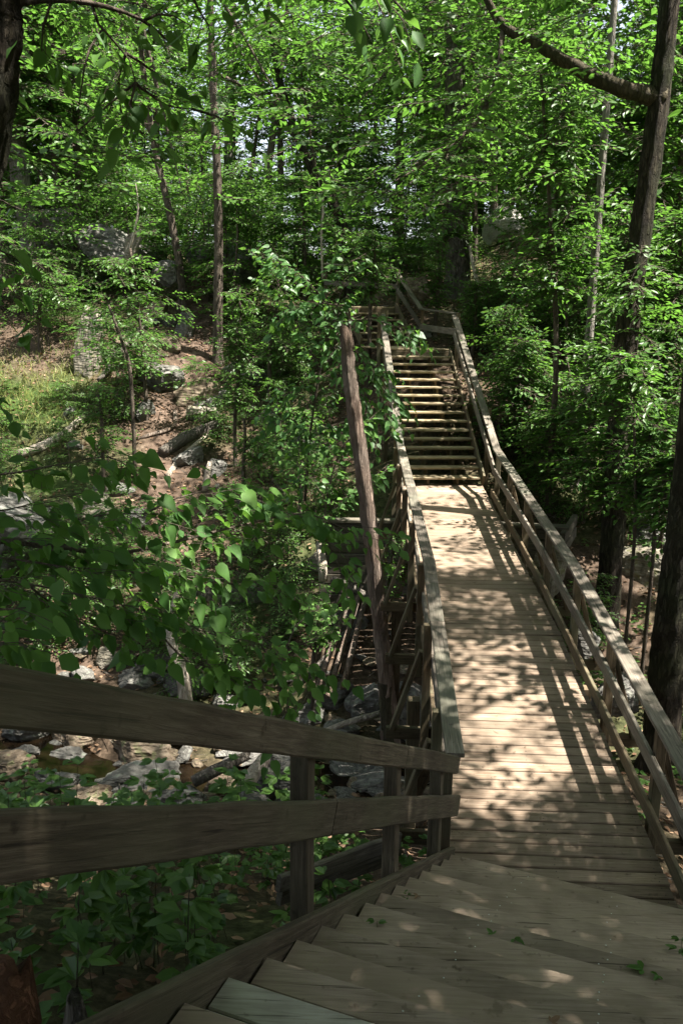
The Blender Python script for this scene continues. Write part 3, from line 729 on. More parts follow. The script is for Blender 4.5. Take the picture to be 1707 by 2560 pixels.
rt = np.random.RandomState(77)
def crown_on(root, P, n, r, lm, bm, seed, z0=None, s=(.9, 1.5), tiers=None, tp=FRONDS, limbs=4, c=None):
    """crown about the upper trunk with a few limbs reaching into it"""
    rs = np.random.RandomState(seed)
    c = np.array(P[-1]) if c is None else np.array(c)
    crown_obj('crown', crown_arrays(*ell_fronds(c, r, n, rs, s, tiers), rs, tp), root, lm, bm, root.location)
    C = spline(P, 30)
    for i in range(limbs):
        t = C[rs.randint(14, 29)]; an = rs.rand()*6.28
        limb(root, t, c+np.array([math.cos(an)*r[0]*.6, math.sin(an)*r[1]*.6, rs.uniform(-.3, .5)*r[2]]), .05+.02*rs.rand(), bm, seed+i)

# ------------------------------------------------------------------ trunks one can point at
def tr(*a, **k): return px_tree(*a, **k)
T_ = {}
T_['A'] = tr('forest_tree', 'thick grey trunk beyond the mossy outcrop at the left edge of the photo', [(78, 590), (52, 430), (38, 320), (24, 180)], 31, (46, 34), M_BARKG, top=17, seed=1)
T_['B'] = tr('forest_tree', 'slim straight trunk rising from the top of the mossy outcrop', [(180, 560), (178, 420), (175, 240), (160, 90)], 32, (19, 12), M_BARK, top=16, seed=2)
T_['C'] = tr('forest_tree', 'slim dark trunk leaning left in front of the shaded thicket', [(414, 620), (388, 480), (362, 370), (338, 230), (322, 90)], 28, (17, 11), M_BARK, top=15, seed=3)
T_['D'] = tr('forest_tree', 'straight brown trunk standing beside the dirt path', [(500, 745), (502, 600), (500, 430), (492, 250), (487, 110)], 25.5, (22, 14), M_BARK, top=15, seed=4)
T_['E'] = tr('forest_tree', 'broad pale grey trunk half hidden behind the straight brown one', [(522, 540), (526, 420), (531, 200)], 38, (26, 22), M_BARKG, top=18, seed=5)
T_['F'] = tr('forest_tree', 'gently curved brown trunk against the bright gap in the leaves', [(624, 520), (617, 400), (628, 300), (640, 200)], 35, (19, 13), M_BARK, top=17, seed=6)
T_['G'] = tr('forest_tree', 'dark straight trunk just right of the curved one', [(643, 530), (644, 400), (643, 300), (640, 180)], 36, (15, 11), M_BARK, top=16, seed=7)
T_['H'] = tr('forest_tree', 'dark trunk leaning hard to the left above the upper landing', [(806, 620), (790, 530), (756, 450), (722, 400), (690, 330), (655, 230)], 28, (26, 15), M_BARKD, top=14, seed=8)
T_['I'] = tr('forest_tree', 'thin pole trunk leaning right in the bright gap', [(562, 500), (578, 390), (596, 260)], 36, (10, 7), M_BARK, top=14, seed=9)
T_['J'] = tr('forest_tree', 'massive ridged trunk standing behind the angled landing', [(1052, 710), (1050, 560), (1048, 400), (1046, 200), (1044, 0)], 26.5, (50, 38), M_BARKJ, top=19, seed=10, n=18)
T_['L1'] = tr('forest_tree', 'thin dark trunk right of the white sunlit boulder', [(1172, 500), (1178, 420), (1180, 300)], 35, (11, 8), M_BARK, top=15, seed=11)
T_['L2'] = tr('forest_tree', 'second thin dark trunk further right of the white sunlit boulder', [(1196, 500), (1200, 400), (1192, 280)], 36, (10, 8), M_BARK, top=15, seed=12)
T_['L3'] = tr('forest_tree', 'thin trunk close beside the massive ridged one', [(1088, 650), (1090, 500), (1086, 380), (1092, 250)], 30, (13, 9), M_BARK, top=15, seed=13)
T_['T1'] = tr('forest_tree', 'tall dark trunk leaning right beyond the middle of the bridge railing', [(1392, 1420), (1408, 1200), (1428, 900), (1445, 700), (1478, 480), (1512, 230), (1535, 20)], 15, (56, 38), M_BARKD, top=18, seed=14, n=22)
T_['T2'] = tr('forest_tree', 'big rough trunk close to the near right end of the bridge', [(1512, 1760), (1526, 1560), (1546, 1380), (1572, 1180), (1600, 900)], 11.6, (82, 66), M_BARKD, top=17, seed=15, n=24)
T_['N'] = tr('forest_tree', 'slender trunk at the right edge of the photo beyond the sunlit saplings', [(1556, 640), (1556, 520), (1562, 380), (1568, 200)], 24, (16, 13), M_BARK, top=15, seed=16)
T_['Q'] = tr('forest_tree', 'pale lichen covered trunk in the shade right of the bridge', [(1316, 1190), (1326, 1080), (1338, 960), (1350, 800)], 18.5, (34, 20), M_BARKG, top=15, seed=17)
T_['TL'] = tr('forest_tree', 'dark trunk cutting the top left corner of the photo', [(-420, 1250), (-150, 700), (-52, 420), (-12, 200), (4, 60), (14, -120)], 5.2, (120, 74), M_BARKD, top=12, seed=18, n=18)

# off-frame neighbours whose crowns shade the bridge and the near stairs
for i, (x, y, h) in enumerate([(8.5, 8.5, 18), (9.5, 14.5, 18), (6.5, 2.0, 17), (4.6, -4.0, 17), (12.5, 20, 19), (-6.5, 1.0, 16), (13.5, 7.0, 17), (8.0, 21.5, 17), (-8.5, 9.0, 16), (-12.5, 17, 17)]):
    z0 = gz(x, y); P = np.array([[x, y, z0-.2], [x+.1, y, z0+h*.4], [x-.1, y+.1, z0+h*.75], [x, y, z0+h-1]])
    o = empty('shade_tree', (x, y, z0), 'tall forest tree standing outside the picture whose crown shades the bridge', 'tree', 'tall trees around the bridge'); trunk_part(o, P, [.24, .17, .12, .04], M_BARK, 40+i)
    T_['S%d' % i] = (o, P, None)

# canopy over the ravine: sprays are dealt to the nearest tall tree; density and gaps are shaped to place sun and shade below
def tau(px, py):
    t = np.clip(np.where(px < -.3, np.where(py > 17, .7, 1.15), np.where(px > 2.9, .5, .75))+4.2*fbm(px*.42+31, py*.42+17, 4), .10, 3.0)
    def box(x0, x1, y0, y1, val, soft=.25):
        nonlocal t
        wx = np.clip(np.minimum(px-x0, x1-px)/soft+.5, 0, 1); wy_ = np.clip(np.minimum(py-y0, y1-py)/soft+.5, 0, 1); k = wx*wy_
        t = t*(1-k)+val*k
    f2 = fbm(px*.9+5, py*.9+50, 3)
    box(-8, .6, -6, 9.5, 2.9); box(-9, 0.2, 9.0, 13.2, 2.3)
    box(-3, 5, -6, 6.3, np.clip(2.3+3.5*fbm(px*1.9+70, py*1.9+3, 3), 1.2, 3.0))
    f3 = fbm(px*.7+8, py*.7+23, 2)
    box(.0, 3.0, 6.1, 6.9, 1.7); box(-.2, 3.2, 6.8, 8.8, np.clip(1.15+13*f3, .0, 2.8))
    box(.0, 3.0, 8.7, 10.1, np.clip(1.1+9*f2, .05, 2.6))
    box(.0, 3.0, 10.0, 12.9, np.clip(1.45+9*f2, .1, 2.8))
    box(-1.3, 3.9, 12.7, 18.4, np.clip(-.03+.5*f2, .0, .12))
    box(-.2, 2.4, 17.5, 19.6, .75); box(-1.2, 2.4, 19.6, 28, 1.9)
    box(-3.8, -.3, 12.5, 20.5, 2.4)
    for (u, v, Y, r, val) in WINDOWS:  # round openings cut in the canopy so sun lands on chosen spots
        p = at(u, v, Y) if Y else on(u, v); tt = (p[2]-G*p[1])/(1-.09*G); qx = p[0]-SUN[0]*tt; qy = p[1]-SUN[1]*tt
        k = np.clip((r+.45-np.hypot(px-qx, py-qy))/.35+.5, 0, 1); t = t*(1-k)+val*k
    return t
WINDOWS = [(50, 900, 0, 2.2, .05), (300, 650, 22.5, 2.2, .12), (540, 800, 21.3, 1.4, .12), (770, 640, 16.3, 1.5, .08), (850, 880, 15.7, 1.2, .1), (700, 800, 16.3, 1.0, .4), (390, 1040, 0, .7, .2), (350, 1130, 0, .45, .2),
           (200, 800, 0, .9, .3), (350, 850, 0, .8, .3), (450, 950, 0, .8, .3), (300, 1720, 0, -.1, .3), (740, 1310, 0, .9, .2), (1240, 930, 19.3, 2.0, .08), (1390, 880, 16.2, 1.6, .1), (1525, 880, 16.5, 1.6, .1),
           (1330, 660, 21.5, 1.8, .1), (1250, 400, 17.5, 2.2, .15), (1260, 1270, 0, 1.0, .2), (1430, 1470, 0, 1.1, .4), (1500, 1270, 0, .9, .2), (120, 1420, 0, .7, .3), (150, 1540, 0, .5, .3), (560, 1150, 6.6, .0, .1),
           (870, 60, 5.6, .25, .0), (20, 470, 5.2, .1, .0), (20, 620, 5.2, .1, .0), (835, 1060, 12.3, .7, .1), (1440, 870, 13.6, 1.0, .2), (1540, 640, 17, 1.2, .15),
           (1120, 1640, 8.55, .0, .0), (1190, 1730, 7.75, .0, .0), (1290, 1700, 8.0, -.08, .0), (1120, 1860, 6.9, -.12, .1), (1090, 1360, 11.6, -.05, .15), (1130, 1530, 9.6, -.12, .2), (1300, 1580, 9.1, -.12, .2)]
rs = np.random.RandomState(123)
n = 20800
cz_ = np.where(rs.rand(n) < .8, rs.uniform(9.5, 17, n), rs.uniform(6.5, 10, n))
qx = rs.uniform(-14, 14, n); qy = rs.uniform(-6, 28, n)
tt = (cz_-G*qy)/(1-.09*G)
PC = np.stack([qx+SUN[0]*tt, qy+SUN[1]*tt, cz_], 1)
nx_ = 2000  # extra overhead sprays, added to deepen the shade on the near stairs
e = np.stack([rs.uniform(-4.5, 4.0, nx_), rs.uniform(-5, 6.4, nx_), rs.uniform(8.5, 13, nx_)], 1)
te = e[:, 2]-G*e[:, 1]; e2 = np.stack([e[:, 0]+SUN[0]*te, e[:, 1]+SUN[1]*te, e[:, 2]], 1)
PC = np.concatenate([PC, e2]); qx = np.concatenate([qx, e[:, 0]]); qy = np.concatenate([qy, e[:, 1]])
keep = rs.rand(len(PC)) < tau(qx, qy)/3.0
# nothing of the canopy hangs into the near view
dY = PC[:, 1]; su = (PC-CAM)@rgt; sv = (PC-CAM)@upv; sw = (PC-CAM)@fwd
infr = (sw > .2) & (np.abs(su) < sw*.42+.9) & (np.abs(sv) < sw*.62+.9) & (dY < 12)
keep &= ~infr
PC = PC[keep]
own = ['T1', 'T2', 'J', 'D', 'C', 'Q', 'TL']+['S%d' % i for i in range(10)]
axy = np.array([T_[k][1][-1][:2] for k in own]); near = np.argmin(((PC[:, None, :2]-axy[None])**2).sum(-1), 1)
for j, k in enumerate(own):
    s_ = PC[near == j]
    if len(s_) < 5: continue
    r_ = np.random.RandomState(500+j); d = s_[:, :2]-axy[j]
    az = np.arctan2(d[:, 1], d[:, 0])+r_.normal(0, .6, len(s_))
    s_ = s_-np.stack([np.cos(az), np.sin(az), 0*az], 1)*.5
    crown_obj('crown', crown_arrays(s_, az, r_.normal(-.05, .22, len(s_)), r_.uniform(.9, 1.35, len(s_)), r_, FRONDS_BIG), T_[k][0], M_LEAFC, M_BARK, T_[k][0].location)
    C = spline(T_[k][1], 30)
    for i in range(5):
        t_ = C[r_.randint(17, 29)]; q_ = s_[r_.randint(len(s_))]
        if np.linalg.norm(q_-t_) < 6.5 and k != 'T1' and not (k in ('T2', 'D', 'C', 'J', 'Q') and q_[1] < 24): limb(T_[k][0], t_, q_, .06, M_BARK, 600+j*9+i, .1)
print('canopy fronds', len(PC))
# the mossy limb reaching left from the leaning trunk
pl = [at(1525, 225, 15), at(1490, 222, 15), at(1440, 208, 15), at(1390, 190, 15), at(1310, 150, 15.2), at(1220, 95, 15.5), at(1150, 55, 15.8), at(1100, -40, 16)]
V, F = tube(pl, [.17, .14, .12, .11, .10, .085, .07, .05], 16, .3, 3, .2, 60)
mesh_np('limb', V-np.array(T_['T1'][0].location), F, M_BARKM, T_['T1'][0], True, {'rnd': np.full(len(V), .5)})
pl = [at(1155, 60, 15.8), at(1140, 180, 15.5), at(1100, 270, 15.2), at(1040, 330, 15), at(960, 385, 14.8), at(900, 420, 14.6)]
V, F = tube(pl, [.05, .045, .04, .032, .022, .01], 8, .1, 4, .2, 50)
mesh_np('branch', V-np.array(T_['T1'][0].location), F, M_BARK, T_['T1'][0], True, {'rnd': np.full(len(V), .5)})
r_ = np.random.RandomState(9); C = spline(pl, 40)
Pq = np.concatenate([C[8:]+r_.normal(0, .25, (32, 3)) for _ in range(1)])
crown_obj('foliage', crown_arrays(Pq, r_.rand(len(Pq))*6.28, r_.normal(-.15, .2, len(Pq)), r_.uniform(.6, .95, len(Pq)), r_), T_['T1'][0], M_LEAF, M_BARK, T_['T1'][0].location)

c_ = at(1465, 150, 22.5); r_ = np.random.RandomState(19)
crown_obj('crown', crown_arrays(*ell_fronds(c_, (3.4, 1.8, 2.6), 190, r_, (.9, 1.4), 7), r_), T_['T1'][0], M_LEAF, M_BARK, T_['T1'][0].location)
C = spline([at(1420, 200, 15), at(1390, 190, 15), at(1310, 150, 15.2), at(1220, 95, 15.5), at(1150, 55, 15.8)], 40); r_ = np.random.RandomState(29)
Pq = C[r_.randint(0, 40, 14)]+r_.normal(0, .3, (14, 3)); crown_obj('foliage', crown_arrays(Pq, r_.rand(14)*6.28, r_.normal(-.1, .25, 14), r_.uniform(.6, 1.0, 14), r_), T_['T1'][0], M_LEAF, M_BARK, T_['T1'][0].location)
Pq = np.array([at(*q_) for q_ in ((1475, 600, 14.6), (1490, 660, 14.6), (1450, 700, 14.6), (1450, 580, 14.6), (1480, 640, 14.6), (1420, 690, 14.6), (1440, 760, 14.5), (1460, 820, 14.4), (1400, 900, 14.4), (1440, 640, 14.5)) for k in range(4)])+r_.normal(0, .22, (40, 3))
crown_obj('foliage', crown_arrays(Pq, r_.rand(40)*6.28, r_.normal(-.1, .25, 40), r_.uniform(.55, .9, 40), r_), T_['T1'][0], M_LEAF, M_BARK, T_['T1'][0].location)
# own crowns of the trunks farther back
for i, (k, r, n_, dz) in enumerate([('A', (3.4, 3, 3.6), 200, -4), ('B', (2.6, 2.4, 3.4), 170, -4), ('C', (2.2, 2.0, 2.4), 60, -2.2), ('E', (2.6, 2.6, 3.0), 70, -3), ('F', (2.0, 2.0, 2.4), 60, -2), ('G', (2.0, 2.0, 2.4), 60, -2),
                                    ('H', (2.6, 2.2, 2.0), 130, -1.5), ('I', (1.3, 1.3, 1.8), 36, -1.5), ('J', (4.2, 3.4, 3.6), 260, -6), ('L1', (2.4, 2.2, 2.8), 110, -3), ('L2', (2.4, 2.2, 2.8), 110, -3.5), ('L3', (2.2, 2.2, 3), 110, -4), ('N', (2.4, 2.2, 3), 140, -5)]):
    o, P, R = T_[k]; c = P[-1]+np.array([0, 0, dz])
    crown_on(o, P, n_, r, M_LEAF, M_BARK, 900+i*7, s=(1.0, 1.6), limbs=3, c=c)

# ------------------------------------------------------------------ rocks
import bmesh
def ico(sub):
    bm = bmesh.new(); bmesh.ops.create_icosphere(bm, subdivisions=sub, radius=1.0)
    V = np.array([v.co[:] for v in bm.verts]); F = np.array([[v.index for v in f.verts] for f in bm.faces]); bm.free(); return V, F
ICO = ico(5); ICO4 = ico(4)
def n3(V, s, seed):
    return fbm(V[:, 0]*s+seed*3.1, V[:, 1]*s+V[:, 2]*s*.7+seed, 4)+fbm(V[:, 2]*s+seed*1.7, V[:, 0]*s*.6-V[:, 1]*s, 4)
def rock(label, u, v, wpx, hpx, m_=None, Y=None, depth=None, tilt=0, flat=False, seed=0, cuts=13, group=None, sink=.42, name='boulder'):
    """boulder whose outline is about wpx by hpx where (u, v) is its middle"""
    rs = np.random.RandomState(seed*7+1)
    p = on(u, v+hpx*.42) if Y is None else at(u, v+hpx*.42, Y)
    D = np.dot(p-CAM, fwd); w_ = wpx*K/F_PX*D; h_ = hpx*K/F_PX*D
    V, F = ICO; V = V.copy()
    for c in range(cuts):
        nn_ = rs.normal(size=3); nn_ /= np.linalg.norm(nn_)
        if flat and c == 0: nn_ = np.array([.05, -.25, 1]); nn_ /= np.linalg.norm(nn_)
        d = V@nn_; lim = rs.uniform(.45, .82); ex = np.clip(d-lim, 0, None); V -= ex[:, None]*nn_[None]*.94
    st_ = np.sin((V[:, 2]*1.0+.35*V[:, 0]*math.sin(seed)+.3*n3(V, 2.2, seed+2))*15); V *= (1+.24*n3(V, 1.7, seed)+.16*n3(V, 5, seed+5)+.09*n3(V, 14, seed+8)+.010*st_)[:, None]
    dep = depth if depth else w_*rs.uniform(.6, .9)
    ext = V.max(0)-V.min(0); V = V/ext*np.array([w_, dep, h_*(1+sink)])
    a = math.radians(tilt); V = V@np.array([[math.cos(a), 0, -math.sin(a)], [0, 1, 0], [math.sin(a), 0, math.cos(a)]])
    base = np.array([p[0], p[1]+dep*.30, p[2]+h_*.5-h_*sink*.5])
    o = mesh_np(name, V, [F], m_ or M_ROCK, None, False, {'rnd': np.full(len(V), .5)}); o.location = tuple(base)
    tag(o, label, 'rock', group); return o
RK = [
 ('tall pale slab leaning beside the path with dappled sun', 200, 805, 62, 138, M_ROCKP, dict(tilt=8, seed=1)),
 ('tilted angular slab below the bare branch on the slope', 355, 862, 110, 82, M_ROCK, dict(tilt=-28, seed=2)),
 ('large dark rounded boulder beside the dirt path', 440, 905, 110, 82, M_ROCKB, dict(seed=3)),
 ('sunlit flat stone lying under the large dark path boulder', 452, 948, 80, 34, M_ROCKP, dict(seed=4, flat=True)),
 ('small grey stone left of the sunlit flat stone', 330, 945, 52, 46, M_ROCK, dict(seed=5)),
 ('upright fluted rock at the bend of the path', 425, 745, 50, 70, M_ROCK, dict(seed=6)),
 ('mossy stone with yellow patch high on the left slope', 210, 722, 60, 34, M_ROCKP, dict(seed=7)),
 ('flat-topped grey boulder at the foot of the path', 200, 1172, 112, 66, M_ROCKP, dict(seed=8, flat=True)),
 ('low slab just behind the big shady leaves at the path foot', 305, 1200, 80, 44, M_ROCK, dict(seed=9, flat=True)),
 ('mossy outcrop of ledge on the knoll at left', 110, 500, 110, 72, M_ROCK, dict(seed=10, Y=31)),
 ('big dark ledge of the left knoll with a sunlit edge', 240, 560, 170, 84, M_ROCK, dict(seed=31, Y=29.0, depth=3.0)),
 ('narrow pale rock edge catching sun at the end of the ledge', 300, 562, 36, 86, M_ROCKP, dict(seed=12, Y=28.6, tilt=20)),
 ('low grey rock right of the left knoll behind thin trunks', 380, 622, 70, 44, M_ROCK, dict(seed=13, Y=28)),
 ('jagged grey outcrop behind the straight brown trunk', 545, 605, 100, 84, M_ROCK, dict(seed=14, Y=28.5)),
 ('shaded outcrop high on the slope above the path top', 455, 575, 70, 42, M_ROCK, dict(seed=15, Y=30)),
 ('rounded dark boulder close behind the upper landing', 862, 664, 66, 60, M_ROCKB, dict(seed=16, Y=27.0)),
 ('pointed dark boulder just right of the upper railing', 962, 662, 62, 70, M_ROCKB, dict(seed=17, Y=25.6)),
 ('low grey stone under the angled landing railing', 965, 770, 90, 50, M_ROCK, dict(seed=18, Y=23.4)),
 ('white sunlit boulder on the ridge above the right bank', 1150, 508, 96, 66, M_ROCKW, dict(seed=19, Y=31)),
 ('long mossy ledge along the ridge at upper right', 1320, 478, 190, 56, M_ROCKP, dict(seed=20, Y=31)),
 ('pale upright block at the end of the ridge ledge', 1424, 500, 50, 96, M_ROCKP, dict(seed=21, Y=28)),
 ('dark cliff face between the ridge ledge and the leaning trunk', 1390, 620, 160, 150, M_ROCK, dict(seed=22, Y=27)),
 ('shaded boulder low on the right bank behind saplings', 1290, 640, 90, 90, M_ROCKB, dict(seed=23, Y=25)),
 ('block of stone stacked above the lit boulder right of the leaning trunk', 1500, 1230, 120, 56, M_ROCK, dict(seed=24)),
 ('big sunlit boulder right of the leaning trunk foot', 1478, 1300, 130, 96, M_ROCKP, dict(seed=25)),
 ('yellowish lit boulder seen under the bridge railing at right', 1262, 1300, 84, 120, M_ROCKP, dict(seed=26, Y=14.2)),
 ('grey boulder in the gap between the lower right rails', 1340, 1480, 70, 80, M_ROCK, dict(seed=27, Y=12.6)),
 ('dark grey boulder beside the big rough trunk', 1430, 1600, 120, 90, M_ROCK, dict(seed=28, Y=11.4)),
 ('sunlit flat slab beside the stream', 310, 1722, 200, 76, M_ROCKB, dict(seed=29, flat=True)),
 ('mossy brown slab left of the sunlit stream slab', 170, 1690, 150, 70, M_ROCKB, dict(seed=30)),
 ('layered dark rock at the waterline below the sunlit slab', 300, 1800, 170, 42, M_ROCK, dict(seed=31, flat=True)),
 ('wet brown boulder left of the near railing post', 630, 1800, 150, 108, M_ROCK, dict(seed=32)),
 ('small pale rounded stone leaning on the wet brown boulder', 690, 1785, 56, 80, M_ROCKP, dict(seed=33)),
 ('angular grey rock in the dark bed behind the broken snag', 840, 1612, 100, 70, M_ROCK, dict(seed=34)),
 ('stacked flat grey rocks right of the snag foot', 940, 1600, 100, 62, M_ROCK, dict(seed=35)),
 ('big smooth grey boulder between the snag and the bridge', 935, 1668, 110, 100, M_ROCK, dict(seed=36)),
 ('small dark stone in the ravine left of the snag', 770, 1600, 76, 52, M_ROCK, dict(seed=37)),
 ('dark low stone at the stream edge left of the snag foot', 700, 1655, 110, 56, M_ROCK, dict(seed=38)),
 ('whitish slanting rock in the upper stream bed', 330, 1538, 120, 50, M_ROCK, dict(seed=39, tilt=-15)),
 ('pale quartz stone at the left of the upper stream bed', 240, 1520, 60, 44, M_ROCKP, dict(seed=40)),
 ('grey ledge under the top near rail in the stream bed', 420, 1580, 130, 50, M_ROCK, dict(seed=41)),
 ('flat grey rock above the top near rail at left', 300, 1570, 90, 40, M_ROCK, dict(seed=42)),
 ('dark rock beneath the abutment wall at left', 800, 1420, 90, 60, M_ROCK, dict(seed=43)),
 ('reddish rock showing between the big shady leaves', 95, 1395, 60, 70, M_ROCKB, dict(seed=44)),
 ('small stone in the dark slope left of the far stairs', 610, 960, 50, 34, M_ROCK, dict(seed=45)),
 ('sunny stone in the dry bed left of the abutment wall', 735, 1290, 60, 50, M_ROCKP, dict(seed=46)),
 ('grey wet rock in the stream left of the near post', 560, 1870, 120, 60, M_ROCK, dict(seed=47)),
 ('half-buried stone at the left edge of the stream', 60, 1690, 110, 56, M_ROCK, dict(seed=48)),
 ('low rock under the far left side of the bridge', 880, 1330, 60, 46, M_ROCK, dict(seed=49)),
]
for l_, u, v, w_, h_, m_, kw in RK: rock(l_, u, v, w_, h_, m_, **kw)
rs = np.random.RandomState(66); proto = []
for i in range(46):
    x, y = rs.uniform(-9, -1.2), rs.uniform(15.5, 29)
    d_ = seg_dist(np.array([x]), np.array([y]), path_pt)[0]
    if d_ < .5 or rs.rand() > 1.3-.25*d_: continue
    if len(proto) < 7:
        V, F = ICO4; V = V.copy()
        for c in range(11):
            nn_ = rs.normal(size=3); nn_ /= np.linalg.norm(nn_); V -= np.clip(V@nn_-rs.uniform(.42, .8), 0, None)[:, None]*nn_[None]*.95
        V *= np.array([1, .8, .62])*(1+.25*n3(V, 2, i)+.14*n3(V, 6, i+9))[:, None]
        o = mesh_np('boulder', V, [F], [M_ROCK, M_ROCKB, M_ROCK][i % 3], None, False, {'rnd': np.full(len(V), .5)}); proto.append(o)
    else:
        o = proto[i % 7].copy(); COL.objects.link(o)
    s_ = rs.lognormal(-.95, .42); o.location = (x, y, gz(x, y)+s_*.08); o.scale = (s_, s_, s_); o.rotation_euler = (rs.uniform(-.4, .4), rs.uniform(-.4, .4), rs.rand()*6.28)
    tag(o, 'half-buried boulder among the shrubs beside the dirt path', 'rock', 'boulders half buried beside the path')
for j, (u, v, w_, h_, m_, l_) in enumerate([(30, 1770, 120, 56, M_ROCKB, 'brown boulder standing in the left end of the pool'), (120, 1800, 110, 46, M_ROCK, 'wet grey slab in the pool beside the brown boulder'), (60, 1740, 90, 44, M_ROCK, 'dark stone behind the pool at the left edge'),
        (200, 1830, 120, 50, M_ROCKB, 'flat brown stone at the near shore of the pool'), (420, 1830, 110, 46, M_ROCK, 'grey stone near the shore under the mid rail'), (510, 1810, 90, 50, M_ROCKB, 'brown stone wedged beside the dark log'), (150, 1745, 90, 40, M_ROCK, 'low grey stone on the far shore of the pool')]):
    rock(l_, u, v, w_, h_, m_, seed=80+j)
# loose stones over the ravine bed
rs = np.random.RandomState(31); stones = []
for i in range(330):
    x, y = rs.uniform(-6, 2.2), rs.normal(12.2, 1.3)
    if y < 9.6 or y > 15.3: continue
    s_ = rs.lognormal(-2.1, .5); V, F = ICO4; V = V.copy()
    if len(stones) < 8:
        for c in range(6):
            nn_ = rs.normal(size=3); nn_ /= np.linalg.norm(nn_); d = V@nn_; V -= np.clip(d-rs.uniform(.45, .8), 0, None)[:, None]*nn_[None]
        V *= np.array([1, .8, .55])*(1+.25*n3(V, 2, i))[:, None]
        o = mesh_np('stone', V, [F], [M_ROCK, M_ROCKB, M_ROCK][i % 3], None, False, {'rnd': np.full(len(V), .5)}); stones.append(o)
    else:
        o = stones[i % 8].copy(); COL.objects.link(o)
    o.location = (x, y, gz(x, y)+s_*.15); o.scale = (s_*1.25, s_, s_*.9); o.rotation_euler = (rs.uniform(-.3, .3), rs.uniform(-.3, .3), rs.rand()*6.28)
    tag(o, 'loose stone lying in the rocky stream bed under the bridge', 'stone', 'loose stones in the stream bed')

# ------------------------------------------------------------------ snag, logs and dead branches
P = [at(905, 1712, 12.3), at(888, 1560, 12.3), at(870, 1400, 12.3), at(846, 1180, 12.3), at(822, 1000, 12.3), at(805, 880, 12.3), at(795, 782, 12.3)]
o = empty('broken_snag', P[0], 'bare broken dead trunk standing left of the bridge, bark peeled off its top', 'dead tree')
P[0][2] = min(P[0][2], gz(P[0][0], P[0][1])-.2)
V, F = tube(P, [.15, .115, .11, .108, .10, .09, .078], 22, .26, 5, .10, 70, jag=.28)
mesh_np('trunk', V-np.array(o.location), F, M_DEAD, o, True, {'rnd': np.full(len(V), .5)})
V, F = tube([P[0]+[0, 0, -.02], P[0]*.45+P[2]*.55], [.158, .124], 16, .2, 6, .15, 30); mesh_np('bark', V-np.array(o.location), F, M_BARKM, o, True, {'rnd': np.full(len(V), .5)})
for dx_, hh_ in ((.05, .16), (.0, .24), (.085, .09)):
    V, F = tube([P[-1]+[dx_, .02, -.12], P[-1]+[dx_*.9-.01, .02, hh_*.5], P[-1]+[dx_*.8-.02, .02, hh_]], [.035, .022, .004], 6, .25, 8, .05); mesh_np('splinter', V-np.array(o.location), F, M_DEAD, o, True, {'rnd': np.full(len(V), .5)})
V, F = tube([P[-1]+[-.07, 0, -.1], at(790, 768, 12.3), at(781, 752, 12.3)], [.03, .018, .006], 6, .2, 6, .1); mesh_np('splinter', V-np.array(o.location), F, M_PALEWOOD, o, True, {'rnd': np.full(len(V), .5)})
def log(label, px, r, m_, Y=None, name='fallen_log', cat='log', lift=.6, seed=0, jag=.1, group=None):
    P = []
    for i, (u, v) in enumerate(px):
        yy = Y[i] if isinstance(Y, (list, tuple)) else Y
        P.append(on(u, v) if yy is None else at(u, v, yy))
    P = np.array(P); R = [r]*len(P) if np.isscalar(r) else r
    if Y is None: P[:, 2] += np.interp(np.linspace(0, 1, len(P)), np.linspace(0, 1, len(R)), R)*lift
    V, F = tube(P, R, 14 if max(R) > .08 else 9, .16, seed, .12, 70, jag=jag)
    c = V.mean(0); o = mesh_np(name, V-c, F, m_, None, True, {'rnd': np.full(len(V), .5)}); o.location = tuple(c); return tag(o, label, cat, group)
log('thick furrowed log lying level behind the big shady leaves', [(424, 1374), (520, 1374), (622, 1370)], [.19, .20, .19], M_LOG, [16.4, 16.3, 16.2], seed=1)
log('short rough barked log beside the dirt path', [(374, 1048), (430, 1012), (494, 984)], [.15, .16, .14], M_LOG, seed=2)
log('bleached splintered branch leaning along the short rough log', [(384, 1098), (420, 1052), (480, 998)], [.07, .07, .05], M_PALEWOOD, seed=3, name='dead_branch', cat='branch')
log('pale log lying in the sunny grass at left', [(44, 1050), (100, 1032), (150, 1000), (196, 958)], [.11, .12, .10, .08], M_PALEWOOD, seed=4)
log('long bare branch curving up the slope from the pale log', [(228, 885), (262, 850), (300, 795), (330, 762), (358, 745)], [.06, .08, .075, .06, .045], M_LOG, seed=5, name='dead_branch', cat='branch', lift=2.5)
log('thin dead branch crossing in front of the tilted slab', [(240, 838), (310, 828), (380, 822)], [.03, .035, .02], M_LOG, seed=6, name='dead_branch', cat='branch', lift=3)
log('short bleached stump leaning in the shade below the path', [(472, 1130), (476, 1095), (482, 1068)], [.09, .08, .06], M_PALEWOOD, [20.2, 20.2, 20.3], seed=7, name='stump', cat='stump')
log('bleached crooked dead branch rising from the stream bed', [(430, 1640), (424, 1580), (412, 1520), (392, 1465), (398, 1400), (414, 1335)], [.11, .105, .10, .085, .06, .04], M_PALEWOOD, [13, 13.1, 13.3, 13.5, 13.8, 14], seed=8, name='dead_branch', cat='branch')
log('dark log pointing across the water below the near top rail', [(444, 1796), (500, 1766), (562, 1738)], [.08, .09, .07], M_LOG, [10.6, 10.8, 11.1], seed=9)
log('thick short log end resting beside the wet brown boulder', [(556, 1812), (584, 1776), (606, 1744)], [.10, .11, .09], M_PALEWOOD, [10.4, 10.6, 10.9], seed=10)
log('thin fallen stick on the dark slope left of the stairs', [(572, 1040), (620, 1100), (672, 1160)], [.035, .04, .03], M_LOG, seed=11, name='stick', cat='stick', lift=2)
